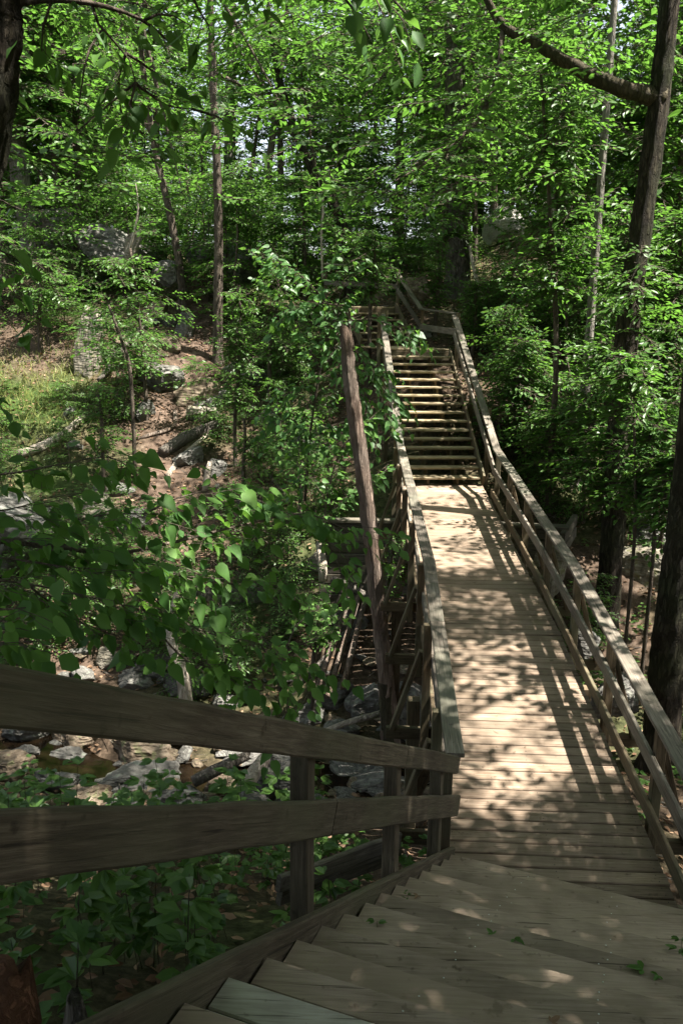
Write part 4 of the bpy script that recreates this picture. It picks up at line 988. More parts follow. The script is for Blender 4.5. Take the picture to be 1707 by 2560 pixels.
log('brown roots sprawling down the path bank', [(402, 950), (398, 985), (340, 1005), (318, 1010)], [.06, .05, .05, .02], M_DEAD, seed=12, name='root', cat='root', lift=1)
log('whitish stick lying right of the snag foot toward the left', [(720, 1690), (790, 1662), (866, 1640)], [.035, .045, .05], M_PALEWOOD, [12.3, 12.3, 12.4], seed=13, name='stick', cat='stick')
for j, (a_, b_, l_) in enumerate([((722, 1598), (800, 1380), 'straight sunlit pole leaning against the bank, leftmost of three'), ((752, 1600), (822, 1376), 'straight sunlit pole leaning against the bank, middle of three'), ((786, 1580), (840, 1372), 'straight sunlit pole leaning against the bank, rightmost of three')]):
    log(l_, [a_, ((a_[0]+b_[0])/2, (a_[1]+b_[1])/2), b_], [.05, .05, .045], M_DEAD, [13.2, 14.2, 15.2], seed=20+j, name='leaning_pole', cat='pole', group='poles leaning on the bank')
log('grey dead stem leaning left beside the massive ridged trunk', [(1112, 706), (1098, 660), (1084, 600), (1078, 565)], [.06, .055, .05, .035], M_PALEWOOD, [24.5, 24.6, 24.8, 25], seed=14, name='dead_sapling', cat='dead tree')
log('thin white dead stem in front of the leaning dark trunk', [(741, 640), (738, 540), (742, 470), (732, 420)], [.035, .035, .03, .015], M_PALEWOOD, 25.5, seed=15, name='dead_sapling', cat='dead tree')
log('pale dead twig standing in front of the left knoll', [(296, 580), (312, 520), (318, 470), (312, 420)], [.04, .035, .025, .01], M_PALEWOOD, 27, seed=16, name='dead_sapling', cat='dead tree')
log('sunlit dead log end left of the abutment wall', [(742, 1335), (740, 1290), (733, 1255)], [.08, .09, .06], M_PALEWOOD, [15, 15.1, 15.3], seed=17, name='stump', cat='stump')
log('jumbled driftwood branch below the abutment wall at left', [(760, 1330), (800, 1345), (850, 1372)], [.06, .07, .05], M_LOG, [14.6, 14.6, 14.5], seed=18, name='dead_branch', cat='branch')
log('dark driftwood branch crossing the bed toward the leaning poles', [(640, 1620), (700, 1560), (745, 1510)], [.05, .05, .03], M_LOG, [12.6, 13, 13.4], seed=19, name='dead_branch', cat='branch')
log('rusty brown rotten stump blurred in the bottom left corner', [(-30, 2420), (14, 2330), (26, 2262)], [.12, .10, .05], M_RUST, [2.0, 2.05, 2.1], seed=21, name='rotten_stump', cat='stump')
log('small grey broken stub beside the near stringer', [(182, 2400), (176, 2345), (172, 2310)], [.05, .045, .03], M_LOG, [2.5, 2.5, 2.5], seed=22, name='stub', cat='stump')
log('pale forked dead stick lying under the mid rail at left', [(180, 2150), (250, 2118), (290, 2085), (330, 2050)], [.015, .02, .018, .01], M_PALEWOOD, [5.4, 5.6, 5.8, 6], seed=23, name='stick', cat='stick')

# ------------------------------------------------------------------ background forest
rs = np.random.RandomState(404)
def bcrown(seed, n, r, s, tiers=None, tp=FRONDS):
    r_ = np.random.RandomState(seed); return crown_arrays(*ell_fronds((0, 0, 0), r, n, r_, s, tiers), r_, tp)
BC = [bcrown(60+i, 205, (2.9, 2.9, 3.9), (1.0, 1.7)) for i in range(5)]
UC = [bcrown(80+i, 70, (1.7, 1.7, 1.9), (.7, 1.15), tiers=6) for i in range(5)]
CM = {}
def corridor(x, y):
    """the open sight lines to the white boulder and to the left knoll"""
    return (y < 32.5 and abs(x-at(1150, 512, y)[0]) < 1.5) or (y < 30.5 and abs(x-at(235, 535, y)[0]) < .5)
def put_crown(key, arr, parent, loc, sc, rz):
    if key not in CM:
        o = crown_obj('crown', arr, parent, M_LEAF, M_BARK); CM[key] = o.data
    else:
        o = bpy.data.objects.new('crown', CM[key]); COL.objects.link(o); o.parent = parent
    o.location = tuple(loc); o.scale = tuple(sc); o.rotation_euler = (0, 0, rz); return o
TM = None
def back_tree(x, y, h, cs, cz, i, label, group, name='background_tree', uc=False, n_crown=1, tr_=.1):
    global TM
    z0 = gz(x, y); o = empty(name, (x, y, z0), label, 'tree', group)
    if TM is None:
        V, F = tube([[0, 0, -.03], [.012, 0, .3], [-.01, .01, .7], [0, 0, 1]], [.013, .009, .007, .002], 9, .15, 2, .03, 30)
        TM = mesh_np('trunk', V, F, M_BARK, o, True, {'rnd': np.full(len(V), .5)}); t_ = TM
    else:
        t_ = bpy.data.objects.new('trunk', TM.data); COL.objects.link(t_); t_.parent = o
    t_.scale = (h*tr_/.1*1.0, h*tr_/.1*1.0, h); t_.rotation_euler = (rs.normal(0, .05), rs.normal(0, .05), rs.rand()*6)
    for j in range(n_crown):
        arr = (UC if uc else BC)[(i+j) % 5]
        put_crown(('u' if uc else 'b', (i+j) % 5), arr, o, (rs.normal(0, .2), rs.normal(0, .2), cz+j*4.2*cs), (cs*rs.uniform(.85, 1.2), cs*rs.uniform(.85, 1.2), cs*rs.uniform(.85, 1.15)), rs.rand()*6.28)
i = 0
for x in np.arange(-34, 36, 4.6):
    for y in (37, 43, 51, 60):
        xx = x*(y/42)+rs.normal(0, 1.2); yy = y+rs.normal(0, 1.6)
        az = math.degrees(math.atan2(xx, yy)); gap = (-15.5 < az < -5.5)
        if abs(az) > 32: continue
        if gap and rs.rand() < (.5 if yy < 41 else .8): continue
        side = 'left of the leaning dark trunk' if az < -6 else ('right of the massive ridged trunk' if az > 4 else 'behind the upper landing')
        h = rs.uniform(12, 17); cs = rs.uniform(.9, 1.25)
        back_tree(xx, yy, h, cs, rs.uniform(5.0, 7.5), i, 'leafy tree among many in the deep woods '+side, 'trees in the deep woods '+side, n_crown=2); i += 1
for k in range(13):
    x, y = rs.uniform(-14, 15), rs.uniform(27.5, 34)
    if corridor(x, y) or -9 < x < 2: continue
    back_tree(x, y, rs.uniform(11, 14), rs.uniform(.9, 1.15), rs.uniform(7.2, 9), i, 'leafy tree on the upper slope in front of the deep woods', 'trees on the upper slope'); i += 1
# understory trees: small layered crowns near the ground on the far slope
for (x0, x1, y0, y1, n_, lo, hi, where) in [(-13, -1.5, 27, 36, 44, .8, 2.4, 'on the slope left of the stairs'), (1.5, 15, 24, 36, 50, .8, 2.6, 'on the slope right of the stairs'), (-24, 24, 34, 52, 130, 1.0, 4.6, 'along the ridge')]:
    for k in range(n_):
        x, y = rs.uniform(x0, x1), rs.uniform(y0, y1)
        if y < 27 and x < 2.2 or corridor(x, y): continue
        cs = rs.uniform(.6, 1.05)*(1.25 if 'ridge' in where else 1); cz = rs.uniform(lo, hi)
        back_tree(x, y, cz+1.6*cs, cs, cz, i, 'small understory sapling with layered leaves '+where, 'understory saplings '+where, 'understory_sapling', True, 1, .11); i += 1

for (x0, x1, y0, y1, n_, where) in [(-9.5, -.9, 17, 27, 52, 'on the slope below the path'), (-7.5, -1.0, 13.6, 17.2, 20, 'on the bank behind the big shady leaves'), (2.6, 9, 16.5, 26, 46, 'on the bank right of the far stairs'), (-1.2, 2.6, 26.4, 31, 16, 'around the railed upper platform'), (3.2, 8, 11.5, 15.5, 10, 'below the right bridge railing')]:
    for k in range(n_):
        x, y = rs.uniform(x0, x1), rs.uniform(y0, y1)
        if seg_dist(np.array([x]), np.array([y]), path_pt)[0] < .75 or math.hypot(x-pg[0], y-pg[1]) < 2.0: continue
        if x > 1.2 and y < 23 and x < 2.9+(0 if y > 20 else .4): continue
        cs = rs.uniform(.28, .55); cz = rs.uniform(.35, .9)
        back_tree(x, y, cz+1.2*cs, cs, cz, i, 'low leafy shrub growing '+where, 'low shrubs '+where, 'leafy_shrub', True, 1, .11); i += 1
# ------------------------------------------------------------------ saplings one can point at
def sapling(label, px, Y, wpx, c, r, n_, seed, lm=None, s=(.6, .95), tiers=7, name='sapling', extra=None, trunk_top=None):
    o, P, R = px_tree(name, label, px, Y, wpx, M_BARK, None, None, 'sapling', seed, 8)
    r_ = np.random.RandomState(seed); A = ell_fronds(c, r, n_, r_, s, tiers)
    crown_obj('crown', crown_arrays(*A, r_), o, lm or M_LEAF, M_BARK, o.location)
    C = spline(P, 24)
    for i in range(min(7, 3+n_//18)):
        q_ = A[0][r_.randint(n_)]; k = np.argmin(np.abs(C[:, 2]-(q_[2]-.25))); limb(o, C[k], q_, .018, M_BARK, seed+i, .05, 'branch')
    return o
def SP(label, base, top, Y, u, v, wu, hv, n_, seed, lm=None, s=(.6, .95), tiers=7, dep=None, w=(9, 5)):
    c = at(u, v, Y); sc = K/F_PX*Y
    return sapling(label, [base, ((base[0]*.5+top[0]*.5)+4, (base[1]+top[1])/2), top], Y, w, c, (wu*sc, dep or wu*sc*.8, hv*sc), n_, seed, lm, s, tiers)
SP('bright layered sapling spreading over the left slope', (335, 900), (300, 570), 22.5, 290, 715, 150, 112, 110, 1001, s=(.6, 1.0))
SP('low sunlit sapling in front of the tall pale slab', (300, 860), (250, 700), 20.5, 250, 770, 90, 50, 30, 1002, s=(.5, .8))
SP('bushy green sapling right of the dirt path', (540, 960), (552, 690), 21.3, 545, 800, 66, 120, 120, 1003, s=(.45, .75), tiers=9)
SP('small sapling hanging over the short rough log', (560, 1060), (560, 960), 19.5, 590, 1000, 80, 45, 30, 1004, lm=M_LEAFD, s=(.45, .7))
SP('dusky sapling growing beside the path fork', (235, 1010), (225, 900), 19.5, 230, 955, 60, 70, 34, 1005, lm=M_LEAFD, s=(.45, .7))
SP('sapling with sunlit tiers rising past the mossy limb', (1276, 830), (1240, 150), 17.5, 1280, 400, 108, 230, 150, 1006, s=(.7, 1.1), tiers=9, w=(13, 6))
SP('slim sapling holding bright fan-like sprays right of the landing', (1300, 800), (1290, 560), 21.5, 1330, 660, 130, 90, 120, 1007, s=(.6, .95), tiers=5)
SP('spreading sapling whose sprays reach over the stair railing', (1330, 1060), (1300, 820), 19.3, 1240, 930, 175, 62, 130, 1008, s=(.6, .95), tiers=4)
SP('bright leafy sapling left of the leaning trunk', (1390, 1150), (1380, 780), 16.2, 1390, 880, 110, 90, 130, 1009, s=(.6, .95), tiers=6)
SP('sunny sapling at the right edge behind the leaning trunk', (1530, 1100), (1520, 780), 16.5, 1525, 880, 90, 120, 130, 1010, s=(.6, .95), tiers=6)
SP('dark shaded sapling under the bright ones right of the bridge', (1400, 1250), (1395, 980), 15.3, 1400, 1060, 150, 70, 130, 1011, lm=M_LEAFD, s=(.6, .9), tiers=5)
SP('dark layered sapling crossing in front of the leaning trunk', (1500, 1260), (1490, 980), 13.8, 1500, 1030, 110, 90, 120, 1012, lm=M_LEAFD, s=(.6, .9), tiers=6)
SP('shadowy sapling on the bank between the railing and pale trunk', (1200, 1120), (1210, 900), 19.0, 1190, 860, 100, 70, 100, 1013, lm=M_LEAFD, s=(.6, .9), tiers=6)
SP('green sapling hanging over the dark cliff at right', (1460, 760), (1450, 480), 20, 1440, 600, 120, 110, 120, 1014, s=(.6, 1.0), tiers=7)
SP('leafy sapling leaning in from the right edge below the slender trunk', (1560, 820), (1560, 500), 17, 1555, 640, 70, 120, 100, 1015, s=(.6, .95), tiers=7)
SP('low dark sapling below the abutment wall at left', (720, 1500), (730, 1390), 13.0, 735, 1425, 80, 40, 26, 1016, lm=M_LEAFD, s=(.35, .55), tiers=4)
SP('small leafy shoot beside the bridge braces', (890, 1330), (900, 1240), 13.4, 895, 1300, 60, 60, 26, 1017, s=(.3, .5), tiers=5)
SP('shaded sapling growing on the dark slope below the heart leaved tree', (690, 1120), (690, 980), 17.6, 690, 1020, 90, 80, 50, 1018, lm=M_LEAFD, s=(.5, .8), tiers=6)
SP('bushy sapling in the shadow left of the landing', (620, 800), (640, 640), 23.5, 640, 720, 80, 80, 56, 1019, s=(.6, .9), tiers=6)
SP('thin sapling above the massive ridged trunk foot at right', (1160, 820), (1175, 600), 22.0, 1175, 690, 80, 80, 70, 1020, s=(.6, .95), tiers=7)
SP('sapling filling the bank right of the far stairs', (1180, 980), (1170, 740), 20.0, 1175, 780, 90, 70, 60, 1021, lm=M_LEAFD, s=(.6, .9), tiers=6)
SP('sunlit sprays crossing in front of the leaning trunk', (1455, 1250), (1450, 820), 13.6, 1440, 880, 120, 55, 60, 1030, s=(.5, .85), tiers=4)
SP('sunny sapling spreading beside the upper end of the stair railing', (1120, 900), (1120, 660), 23.2, 1130, 770, 80, 60, 70, 1031, s=(.5, .8), tiers=5)
SP('dusky sapling in the hollow below the spreading one', (1260, 1150), (1255, 940), 18.2, 1240, 1010, 110, 60, 80, 1032, s=(.5, .8), tiers=5)
SP('shaded sapling drooping over the upper landing railing', (850, 700), (860, 560), 22.6, 845, 600, 85, 55, 110, 1033, lm=M_LEAFD, s=(.5, .8), tiers=5)
SP('dusky sapling hiding the post between the two railings', (1000, 720), (1005, 560), 23.4, 1000, 625, 60, 60, 80, 1034, lm=M_LEAFD, s=(.4, .65), tiers=5)
SP('slim sapling whose sprays veil the massive ridged trunk', (1010, 640), (1030, 360), 25.2, 1045, 400, 60, 120, 80, 1035, s=(.6, .9), tiers=7)
SP('leafy sapling at the bend between the far stairs and the landing', (1085, 800), (1090, 660), 22.4, 1085, 700, 50, 50, 60, 1036, lm=M_LEAFD, s=(.4, .65), tiers=5)
SP('leafy sapling hiding the middle of the leaning trunk', (1450, 1350), (1440, 800), 17.2, 1440, 760, 110, 100, 110, 1023, tiers=7)
SP('sapling with drooping sprays near the pale lichen covered trunk', (1340, 1180), (1330, 1000), 17.3, 1300, 1010, 120, 70, 90, 1024, lm=M_LEAFD, tiers=6)
SP('dark sapling below the right edge foliage beside the big rough trunk', (1540, 1350), (1530, 1080), 13.2, 1545, 1120, 70, 80, 70, 1025, lm=M_LEAFD, tiers=6)
SP('tall sapling filling the ridge right of the massive ridged trunk', (1280, 700), (1270, 330), 26, 1275, 420, 100, 140, 130, 1026, s=(.8, 1.2), tiers=9)
SP('tall sapling behind the slender trunk at the right edge', (1500, 700), (1490, 300), 23, 1490, 400, 100, 150, 130, 1027, s=(.8, 1.2), tiers=9)
SP('leafy sapling rising behind the railed upper platform', (900, 620), (900, 440), 29, 890, 520, 110, 80, 110, 1028, s=(.8, 1.2), tiers=7)
SP('leafy sapling between the leaning dark trunk and the redbud crown', (700, 640), (690, 430), 28, 690, 520, 110, 90, 110, 1029, s=(.8, 1.2), tiers=7)
SP('bright low sapling on the knoll at far left', (90, 740), (90, 600), 25, 100, 660, 90, 60, 46, 1022, s=(.6, .9), tiers=5)

# ------------------------------------------------------------------ heart-leaved trees (big leaves close to the camera)
def heart_tree(name, label, stems, cat, seed, size, lm, side=(.25, .55), step=.11, droop=.5, bark_=None, r0=.014, face=.55, clip=None, dens=1.0, spread=1.0):
    """stems: lists of (u, v, Y); leaves hang from short side twigs"""
    r_ = np.random.RandomState(seed); bark_ = bark_ or M_BARK
    S3 = [np.array([at(*p) for p in s]) for s in stems]
    o = empty(name, S3[0][0], label, cat)
    LP = []; LD = []; LN = []; LS = []; A = []; B = []
    for si, P in enumerate(S3):
        rs_ = r0 if si == 0 else r0*.45; V, F = tube(P, [rs_, rs_*.7, rs_*.25], 7, .1, seed+si, .08, 60)
        mesh_np('branch', V-np.array(o.location), F, bark_, o, True, {'rnd': np.full(len(V), .5)})
        L = np.linalg.norm(np.diff(P, axis=0), axis=1).sum(); C = spline(P, max(8, int(L/step)))
        for i in range(1, len(C)):
            if r_.rand() > dens: continue
            t_ = C[i]-C[i-1]; t_ /= np.linalg.norm(t_)
            an = r_.choice([-1, 1])*r_.uniform(.6, 1.3); lat = np.cross(t_, [0, 0, 1.]); lat /= np.linalg.norm(lat)+1e-6
            d = math.cos(an)*t_+math.sin(an)*lat*spread+np.array([0, 0, r_.uniform(-.45, .35)]); d /= np.linalg.norm(d)
            ln = r_.uniform(*side); e = C[i]+d*ln; A.append(C[i]); B.append(e)
            nl = max(1, int(ln/(size*.75)))
            for q in range(nl):
                f = (q+1)/nl; b0 = C[i]+d*ln*f
                sd = np.cross(d, [0, 0, 1.]); sd /= np.linalg.norm(sd)+1e-6
                ld = d*.6+sd*r_.choice([-1, 1])*r_.uniform(.3, .9)+np.array([0, 0, -droop*r_.uniform(.3, 1.6)]); ld /= np.linalg.norm(ld)
                b1 = b0+ld*size*.35; A.append(b0); B.append(b1)
                nn_ = np.array([0, 0, 1.])+np.array([.15, -face*.75, 0])+r_.normal(0, .48, 3)
                LP.append(b1); LD.append(ld); LN.append(nn_); LS.append(size*r_.uniform(.45, 1.2))
    LP, LD, LN, LS = map(np.array, (LP, LD, LN, LS))
    ov = r_.rand(len(LP)) < .35; ra = r_.rand(len(LP))
    V, F = leaves_mesh(LP[~ov], LD[~ov], LN[~ov], LS[~ov], HEART, r_); V2, F2 = leaves_mesh(LP[ov], LD[ov], LN[ov], LS[ov]*1.05, OVALW, r_)
    F = F+[f+len(V) for f in F2]; V = np.concatenate([V, V2]); a = np.concatenate([np.repeat(ra[~ov], len(HEART[0])), np.repeat(ra[ov], 6)])
    mesh_np('leaves', V-np.array(o.location), F, lm, o, True, {'rnd': a}); 
    TV, TF = twig_mesh(np.array(A), np.array(B), .0028 if size < .14 else .004)
    mesh_np('twig', TV-np.array(o.location), [TF], bark_, o, False, {'rnd': np.full(len(TV), .5)})
    return o
heart_tree('redbud_branch', 'dark big-leaved branches crossing the left middle in shade', [
    [(-120, 1230, 4.4), (130, 1256, 5.0), (270, 1270, 5.5), (420, 1240, 6.1), (560, 1205, 6.7), (700, 1180, 7.2), (815, 1225, 7.6)],
    [(270, 1270, 5.5), (370, 1390, 5.8), (470, 1450, 6.0), (600, 1480, 6.3), (700, 1535, 6.6)],
    [(-120, 1320, 4.0), (60, 1340, 4.3), (200, 1370, 4.7), (330, 1400, 5.1)],
    [(-120, 1100, 4.8), (40, 1085, 5.1), (160, 1062, 5.4), (250, 1050, 5.7), (300, 1075, 5.9)],
    [(420, 1240, 6.1), (500, 1160, 6.6), (560, 1135, 6.9), (640, 1165, 7.2)],
    [(-120, 1430, 3.7), (-20, 1440, 3.9), (60, 1455, 4.1)],
    [(130, 1256, 5.0), (200, 1190, 5.5), (330, 1180, 6.0), (430, 1190, 6.3)],
    [(330, 1400, 5.1), (420, 1510, 5.6), (520, 1540, 6.0)],
    [(600, 1480, 6.3), (660, 1600, 6.4), (640, 1680, 6.4)],
    [(-120, 1180, 4.5), (20, 1170, 4.9), (120, 1140, 5.2)], [(60, 1340, 4.3), (170, 1420, 4.7), (290, 1470, 5.1)], [(270, 1270, 5.5), (400, 1320, 6.0), (540, 1330, 6.5), (660, 1350, 6.9)],
    [(330, 1180, 6.0), (420, 1140, 6.4), (520, 1120, 6.8)], [(700, 1180, 7.2), (760, 1260, 7.3), (790, 1330, 7.3)], [(-120, 1270, 4.2), (80, 1290, 4.6), (220, 1320, 5.0)]], 'branch', 61, .13, M_LEAFD, side=(.16, .52), step=.05, r0=.016, face=.75)
heart_tree('redbud_branch', 'nearest heart-shaped leaves hanging at the left edge above the rail', [
    [(-150, 1380, 2.9), (-20, 1400, 3.1), (60, 1395, 3.3)], [(-150, 1470, 2.8), (-30, 1480, 3.0), (30, 1470, 3.1)]], 'branch', 62, .12, M_LEAFD, side=(.08, .2), step=.08, r0=.008, face=.9)
heart_tree('redbud_tree', 'sunlit heart-leaved young tree left of the far stairs', [
    [(700, 1150, 16.6), (712, 1000, 16.5), (735, 850, 16.3), (770, 720, 16.2), (800, 600, 16)],
    [(735, 850, 16.3), (690, 760, 16.2), (650, 680, 16), (625, 610, 15.8)], [(770, 720, 16.2), (700, 640, 16.0), (640, 600, 15.8)],
    [(770, 740, 16.2), (850, 735, 15.9), (920, 755, 15.6), (945, 770, 15.5)], [(735, 870, 16.3), (800, 850, 16), (870, 880, 15.6), (915, 960, 15.4)],
    [(712, 990, 16.5), (780, 980, 16.2), (850, 960, 15.9)], [(720, 930, 16.4), (670, 900, 16.2), (640, 930, 16)], [(712, 1000, 16.5), (660, 960, 16.2), (630, 1000, 16)],
    [(750, 800, 16.2), (810, 800, 15.9), (880, 850, 15.6)], [(712, 1000, 16.5), (770, 1030, 16.1), (830, 1010, 15.8)], [(800, 860, 16), (840, 920, 15.8), (870, 990, 15.6)], [(790, 700, 16.1), (700, 700, 16.2), (640, 740, 16.2)]],
    'tree', 63, .15, M_LEAFR, side=(.2, .7), step=.048, r0=.03, face=.8)
heart_tree('heart_leaved_bush', 'dark heart-leaved bush in the shade beneath the sunlit young tree', [
    [(740, 1270, 15.0), (750, 1150, 15.0), (780, 1040, 14.9), (830, 980, 14.8)], [(750, 1150, 15.0), (700, 1080, 15.1), (660, 1040, 15.2)], [(750, 1180, 15.0), (820, 1120, 14.8), (880, 1090, 14.6)],
    [(745, 1220, 15.0), (680, 1160, 15.2), (630, 1150, 15.4)], [(780, 1040, 14.9), (720, 990, 15.1)]], 'bush', 70, .14, M_LEAFD, side=(.2, .6), step=.06, r0=.02, face=.8)
heart_tree('heart_leaved_bush', 'broad-leaved bush growing low in the ravine left of the leaning poles', [
    [(640, 1620, 9.6), (650, 1520, 9.6), (680, 1440, 9.6), (740, 1390, 9.7)], [(650, 1520, 9.6), (600, 1460, 9.7), (560, 1440, 9.8)], [(655, 1490, 9.6), (720, 1470, 9.5), (770, 1450, 9.5)], [(645, 1580, 9.6), (690, 1570, 9.5), (720, 1590, 9.4)], [(640, 1610, 9.6), (590, 1590, 9.6), (540, 1600, 9.6)]], 'bush', 71, .12, M_LEAFD, side=(.12, .35), step=.055, r0=.014, face=.8)
heart_tree('overhanging_branch', 'dark leafy branch arching from the corner trunk at top left', [
    [(30, 10, 5.2), (120, 0, 5.2), (230, 12, 5.2), (330, 48, 5.4), (402, 108, 5.6)], [(212, 12, 5.2), (235, 70, 5.2), (290, 122, 5.3), (312, 190, 5.3)],
    [(290, 122, 5.3), (360, 170, 5.5), (410, 225, 5.7)], [(290, 122, 5.3), (278, 160, 5.3), (270, 195, 5.3)], [(310, 190, 5.3), (380, 240, 5.6), (440, 250, 5.9)], [(235, 70, 5.2), (200, 130, 5.1), (180, 260, 5.2)], [(312, 190, 5.3), (300, 260, 5.3), (335, 320, 5.4)], [(440, 250, 5.9), (500, 268, 6.0), (530, 290, 6.1)], [(120, 0, 5.2), (100, 60, 5.2), (95, 130, 5.3)], [(330, 48, 5.4), (380, 30, 5.5), (440, 60, 5.7)], [(312, 190, 5.3), (250, 240, 5.3), (180, 300, 5.3)]],
    'branch', 64, .112, M_LEAFD, side=(.08, .28), step=.10, r0=.020, face=.6, dens=.9)
heart_tree('overhanging_branch', 'big leaves hanging into the top of the photo left of centre', [
    [(380, -160, 4.6), (420, -60, 4.7), (450, 10, 4.8), (480, 60, 4.9)], [(520, -160, 5.4), (560, -60, 5.4), (590, -10, 5.4)]], 'branch', 65, .12, M_LEAFD, side=(.08, .22), step=.15, r0=.012, dens=.7)
heart_tree('overhanging_branch', 'yellow-green leaves glowing in sun at the top centre', [
    [(640, -160, 5.6), (740, -60, 5.6), (810, 20, 5.6), (850, 90, 5.6)], [(740, -60, 5.6), (860, -10, 5.6), (920, 40, 5.6), (945, 110, 5.6)], [(860, -10, 5.6), (890, 60, 5.6), (915, 140, 5.6)]], 'branch', 66, .13, M_LEAFR, side=(.06, .2), step=.10, r0=.012, face=.7, droop=1.1)
heart_tree('overhanging_branch', 'pale sunlit leaves poking in at the left edge', [
    [(-120, 440, 5.0), (-20, 450, 5.2), (40, 480, 5.3)], [(-120, 580, 5.0), (-20, 600, 5.2), (35, 640, 5.3)]], 'branch', 67, .10, M_LEAFR, side=(.06, .16), step=.08, r0=.008)
heart_tree('overhanging_branch', 'dark big leaves hanging at the left edge beneath the pale ones', [
    [(-150, 560, 3.6), (-40, 560, 3.7), (30, 590, 3.8)], [(-150, 680, 3.7), (-30, 690, 3.9), (50, 730, 4.0), (90, 760, 4.1)], [(-150, 900, 3.8), (-60, 910, 3.9), (-10, 940, 4)]], 'branch', 68, .11, M_LEAFD, side=(.06, .18), step=.10, r0=.01)

# ------------------------------------------------------------------ herbs under the near railing
def herb_tpl(seed, h, n_, ll):
    r_ = np.random.RandomState(seed); P = []; D = []; Nn = []; S = []
    for i in range(n_):
        z = h*(.35+.65*i/(n_-1)); a = i*2.4+r_.normal(0, .3); b = .10*(1-z/h*.4)
        for k in (-.55, 0, .55):
            P.append([math.cos(a)*b*.5, math.sin(a)*b*.5, z]); D.append([math.cos(a+k), math.sin(a+k), r_.uniform(-.35, .25)]); Nn.append([r_.normal(0, .25), r_.normal(0, .25), 1]); S.append(ll*(1 if k == 0 else .8)*r_.uniform(.75, 1.15))
    V, F = leaves_mesh(np.array(P), np.array(D), np.array(Nn), np.array(S), OVAL, r_)
    TV, TF = twig_mesh(np.array([[0, 0, -.05], [.01, 0, h*.5]]), np.array([[.01, 0, h*.5], [0, .01, h]]), .004)
    return V, F[0], np.repeat(r_.rand(len(P)), 6), TV, TF
HT = [herb_tpl(300+i, h, n_, ll) for i, (h, n_, ll) in enumerate([(.45, 6, .15), (.6, 8, .16), (.3, 5, .13), (.8, 9, .17), (.38, 7, .11)])]
HM = []
rs = np.random.RandomState(88)
for i in range(300):
    x, y = rs.uniform(-5.6, .9), rs.uniform(2.4, 9.8)
    s_ = -((x-NX0)*nd[0]+(y-NY0)*nd[1]); lt = (x-NX0)*nn[0]+(y-NY0)*nn[1]
    if lt > -.22 or y > 7.2 and x > -.4: continue
    k = rs.randint(0, 5)
    near_rail = lt > -.6
    o = empty('leafy_herb', (x, y, gz(x, y)), 'green leafy herb among the crowd of herbs under the near railing', 'plant', 'herbs under the near railing')
    if len(HM) <= k or HM[k] is None:
        while len(HM) <= k: HM.append(None)
        V, F4, A, TV, TF = HT[k]
        HM[k] = (mesh_np('leaves', V, [F4], M_HERB, o, False, {'rnd': A}).data, mesh_np('stem', TV, [TF], M_BARKM, o, False, {'rnd': np.full(len(TV), .5)}).data)
    else:
        for nm, d in zip(('leaves', 'stem'), HM[k]):
            c_ = bpy.data.objects.new(nm, d); COL.objects.link(c_); c_.parent = o
    sc = rs.uniform(.75, 1.25)*(.7 if near_rail else 1); o.scale = (sc, sc, sc); o.rotation_euler = (rs.normal(0, .1), rs.normal(0, .1), rs.rand()*6.28)

# ------------------------------------------------------------------ ground cover that nobody could count
def scatter(n_, x0, x1, y0, y1, dens, seed):
    r_ = np.random.RandomState(seed); x = r_.uniform(x0, x1, n_); y = r_.uniform(y0, y1, n_); k = r_.rand(n_) < dens(x, y); x, y = x[k], y[k]
    return np.stack([x, y, ground_z(x, y)], 1), r_
# low undergrowth
def near_stair(x, y):
    lt = (x-NX0)*nn[0]+(y-NY0)*nn[1]; return (lt > -.15) & (y < 6.6) & (lt < 2.3)
def under_d(x, y):
    d = np.clip(.25+fbm(x*.5+9, y*.5+2, 4)*2.2, 0.02, .9)
    d *= np.clip(seg_dist(x, y, path_pt)*1.2-.5, 0, 1)
    d *= np.where((y > 9.6) & (y < 15) & (x < 3), .12, 1)
    d *= np.where((np.abs(x-1.4-.0*y) < 1.7) & (y > 5) & (y < 22), .15, 1)
    d *= ~near_stair(x, y)
    return d
P, r_ = scatter(15000, -14, 14, 6.5, 36, under_d, 1)
VL = []; FL = []; AL = []; nv = 0
ks = r_.randint(0, 5, len(P))
for k in range(5):
    sel = P[ks == k]; V, F4, A, TV, TF = HT[k]; n_ = len(sel); a = r_.rand(n_)*6.28; sc = r_.uniform(.35, .8, n_)
    c_, s_ = np.cos(a), np.sin(a)
    VV = np.stack([V[None, :, 0]*c_[:, None]-V[None, :, 1]*s_[:, None], V[None, :, 0]*s_[:, None]+V[None, :, 1]*c_[:, None], np.repeat(V[None, :, 2]*.75, n_, 0)], -1)*sc[:, None, None]+sel[:, None]
    VL.append(VV.reshape(-1, 3)); FL.append((F4[None]+(nv+np.arange(n_)*len(V))[:, None, None]).reshape(-1, 4)); nv += n_*len(V); AL.append(np.clip(np.tile(A, n_)*.6+np.repeat(r_.rand(n_), len(V))*.4, 0, 1))
o = mesh_np('undergrowth', np.concatenate(VL), [np.concatenate(FL)], M_HERB, None, False, {'rnd': np.concatenate(AL)}); tag(o, 'low leafy undergrowth spread over the forest slopes', 'undergrowth', kind='stuff')
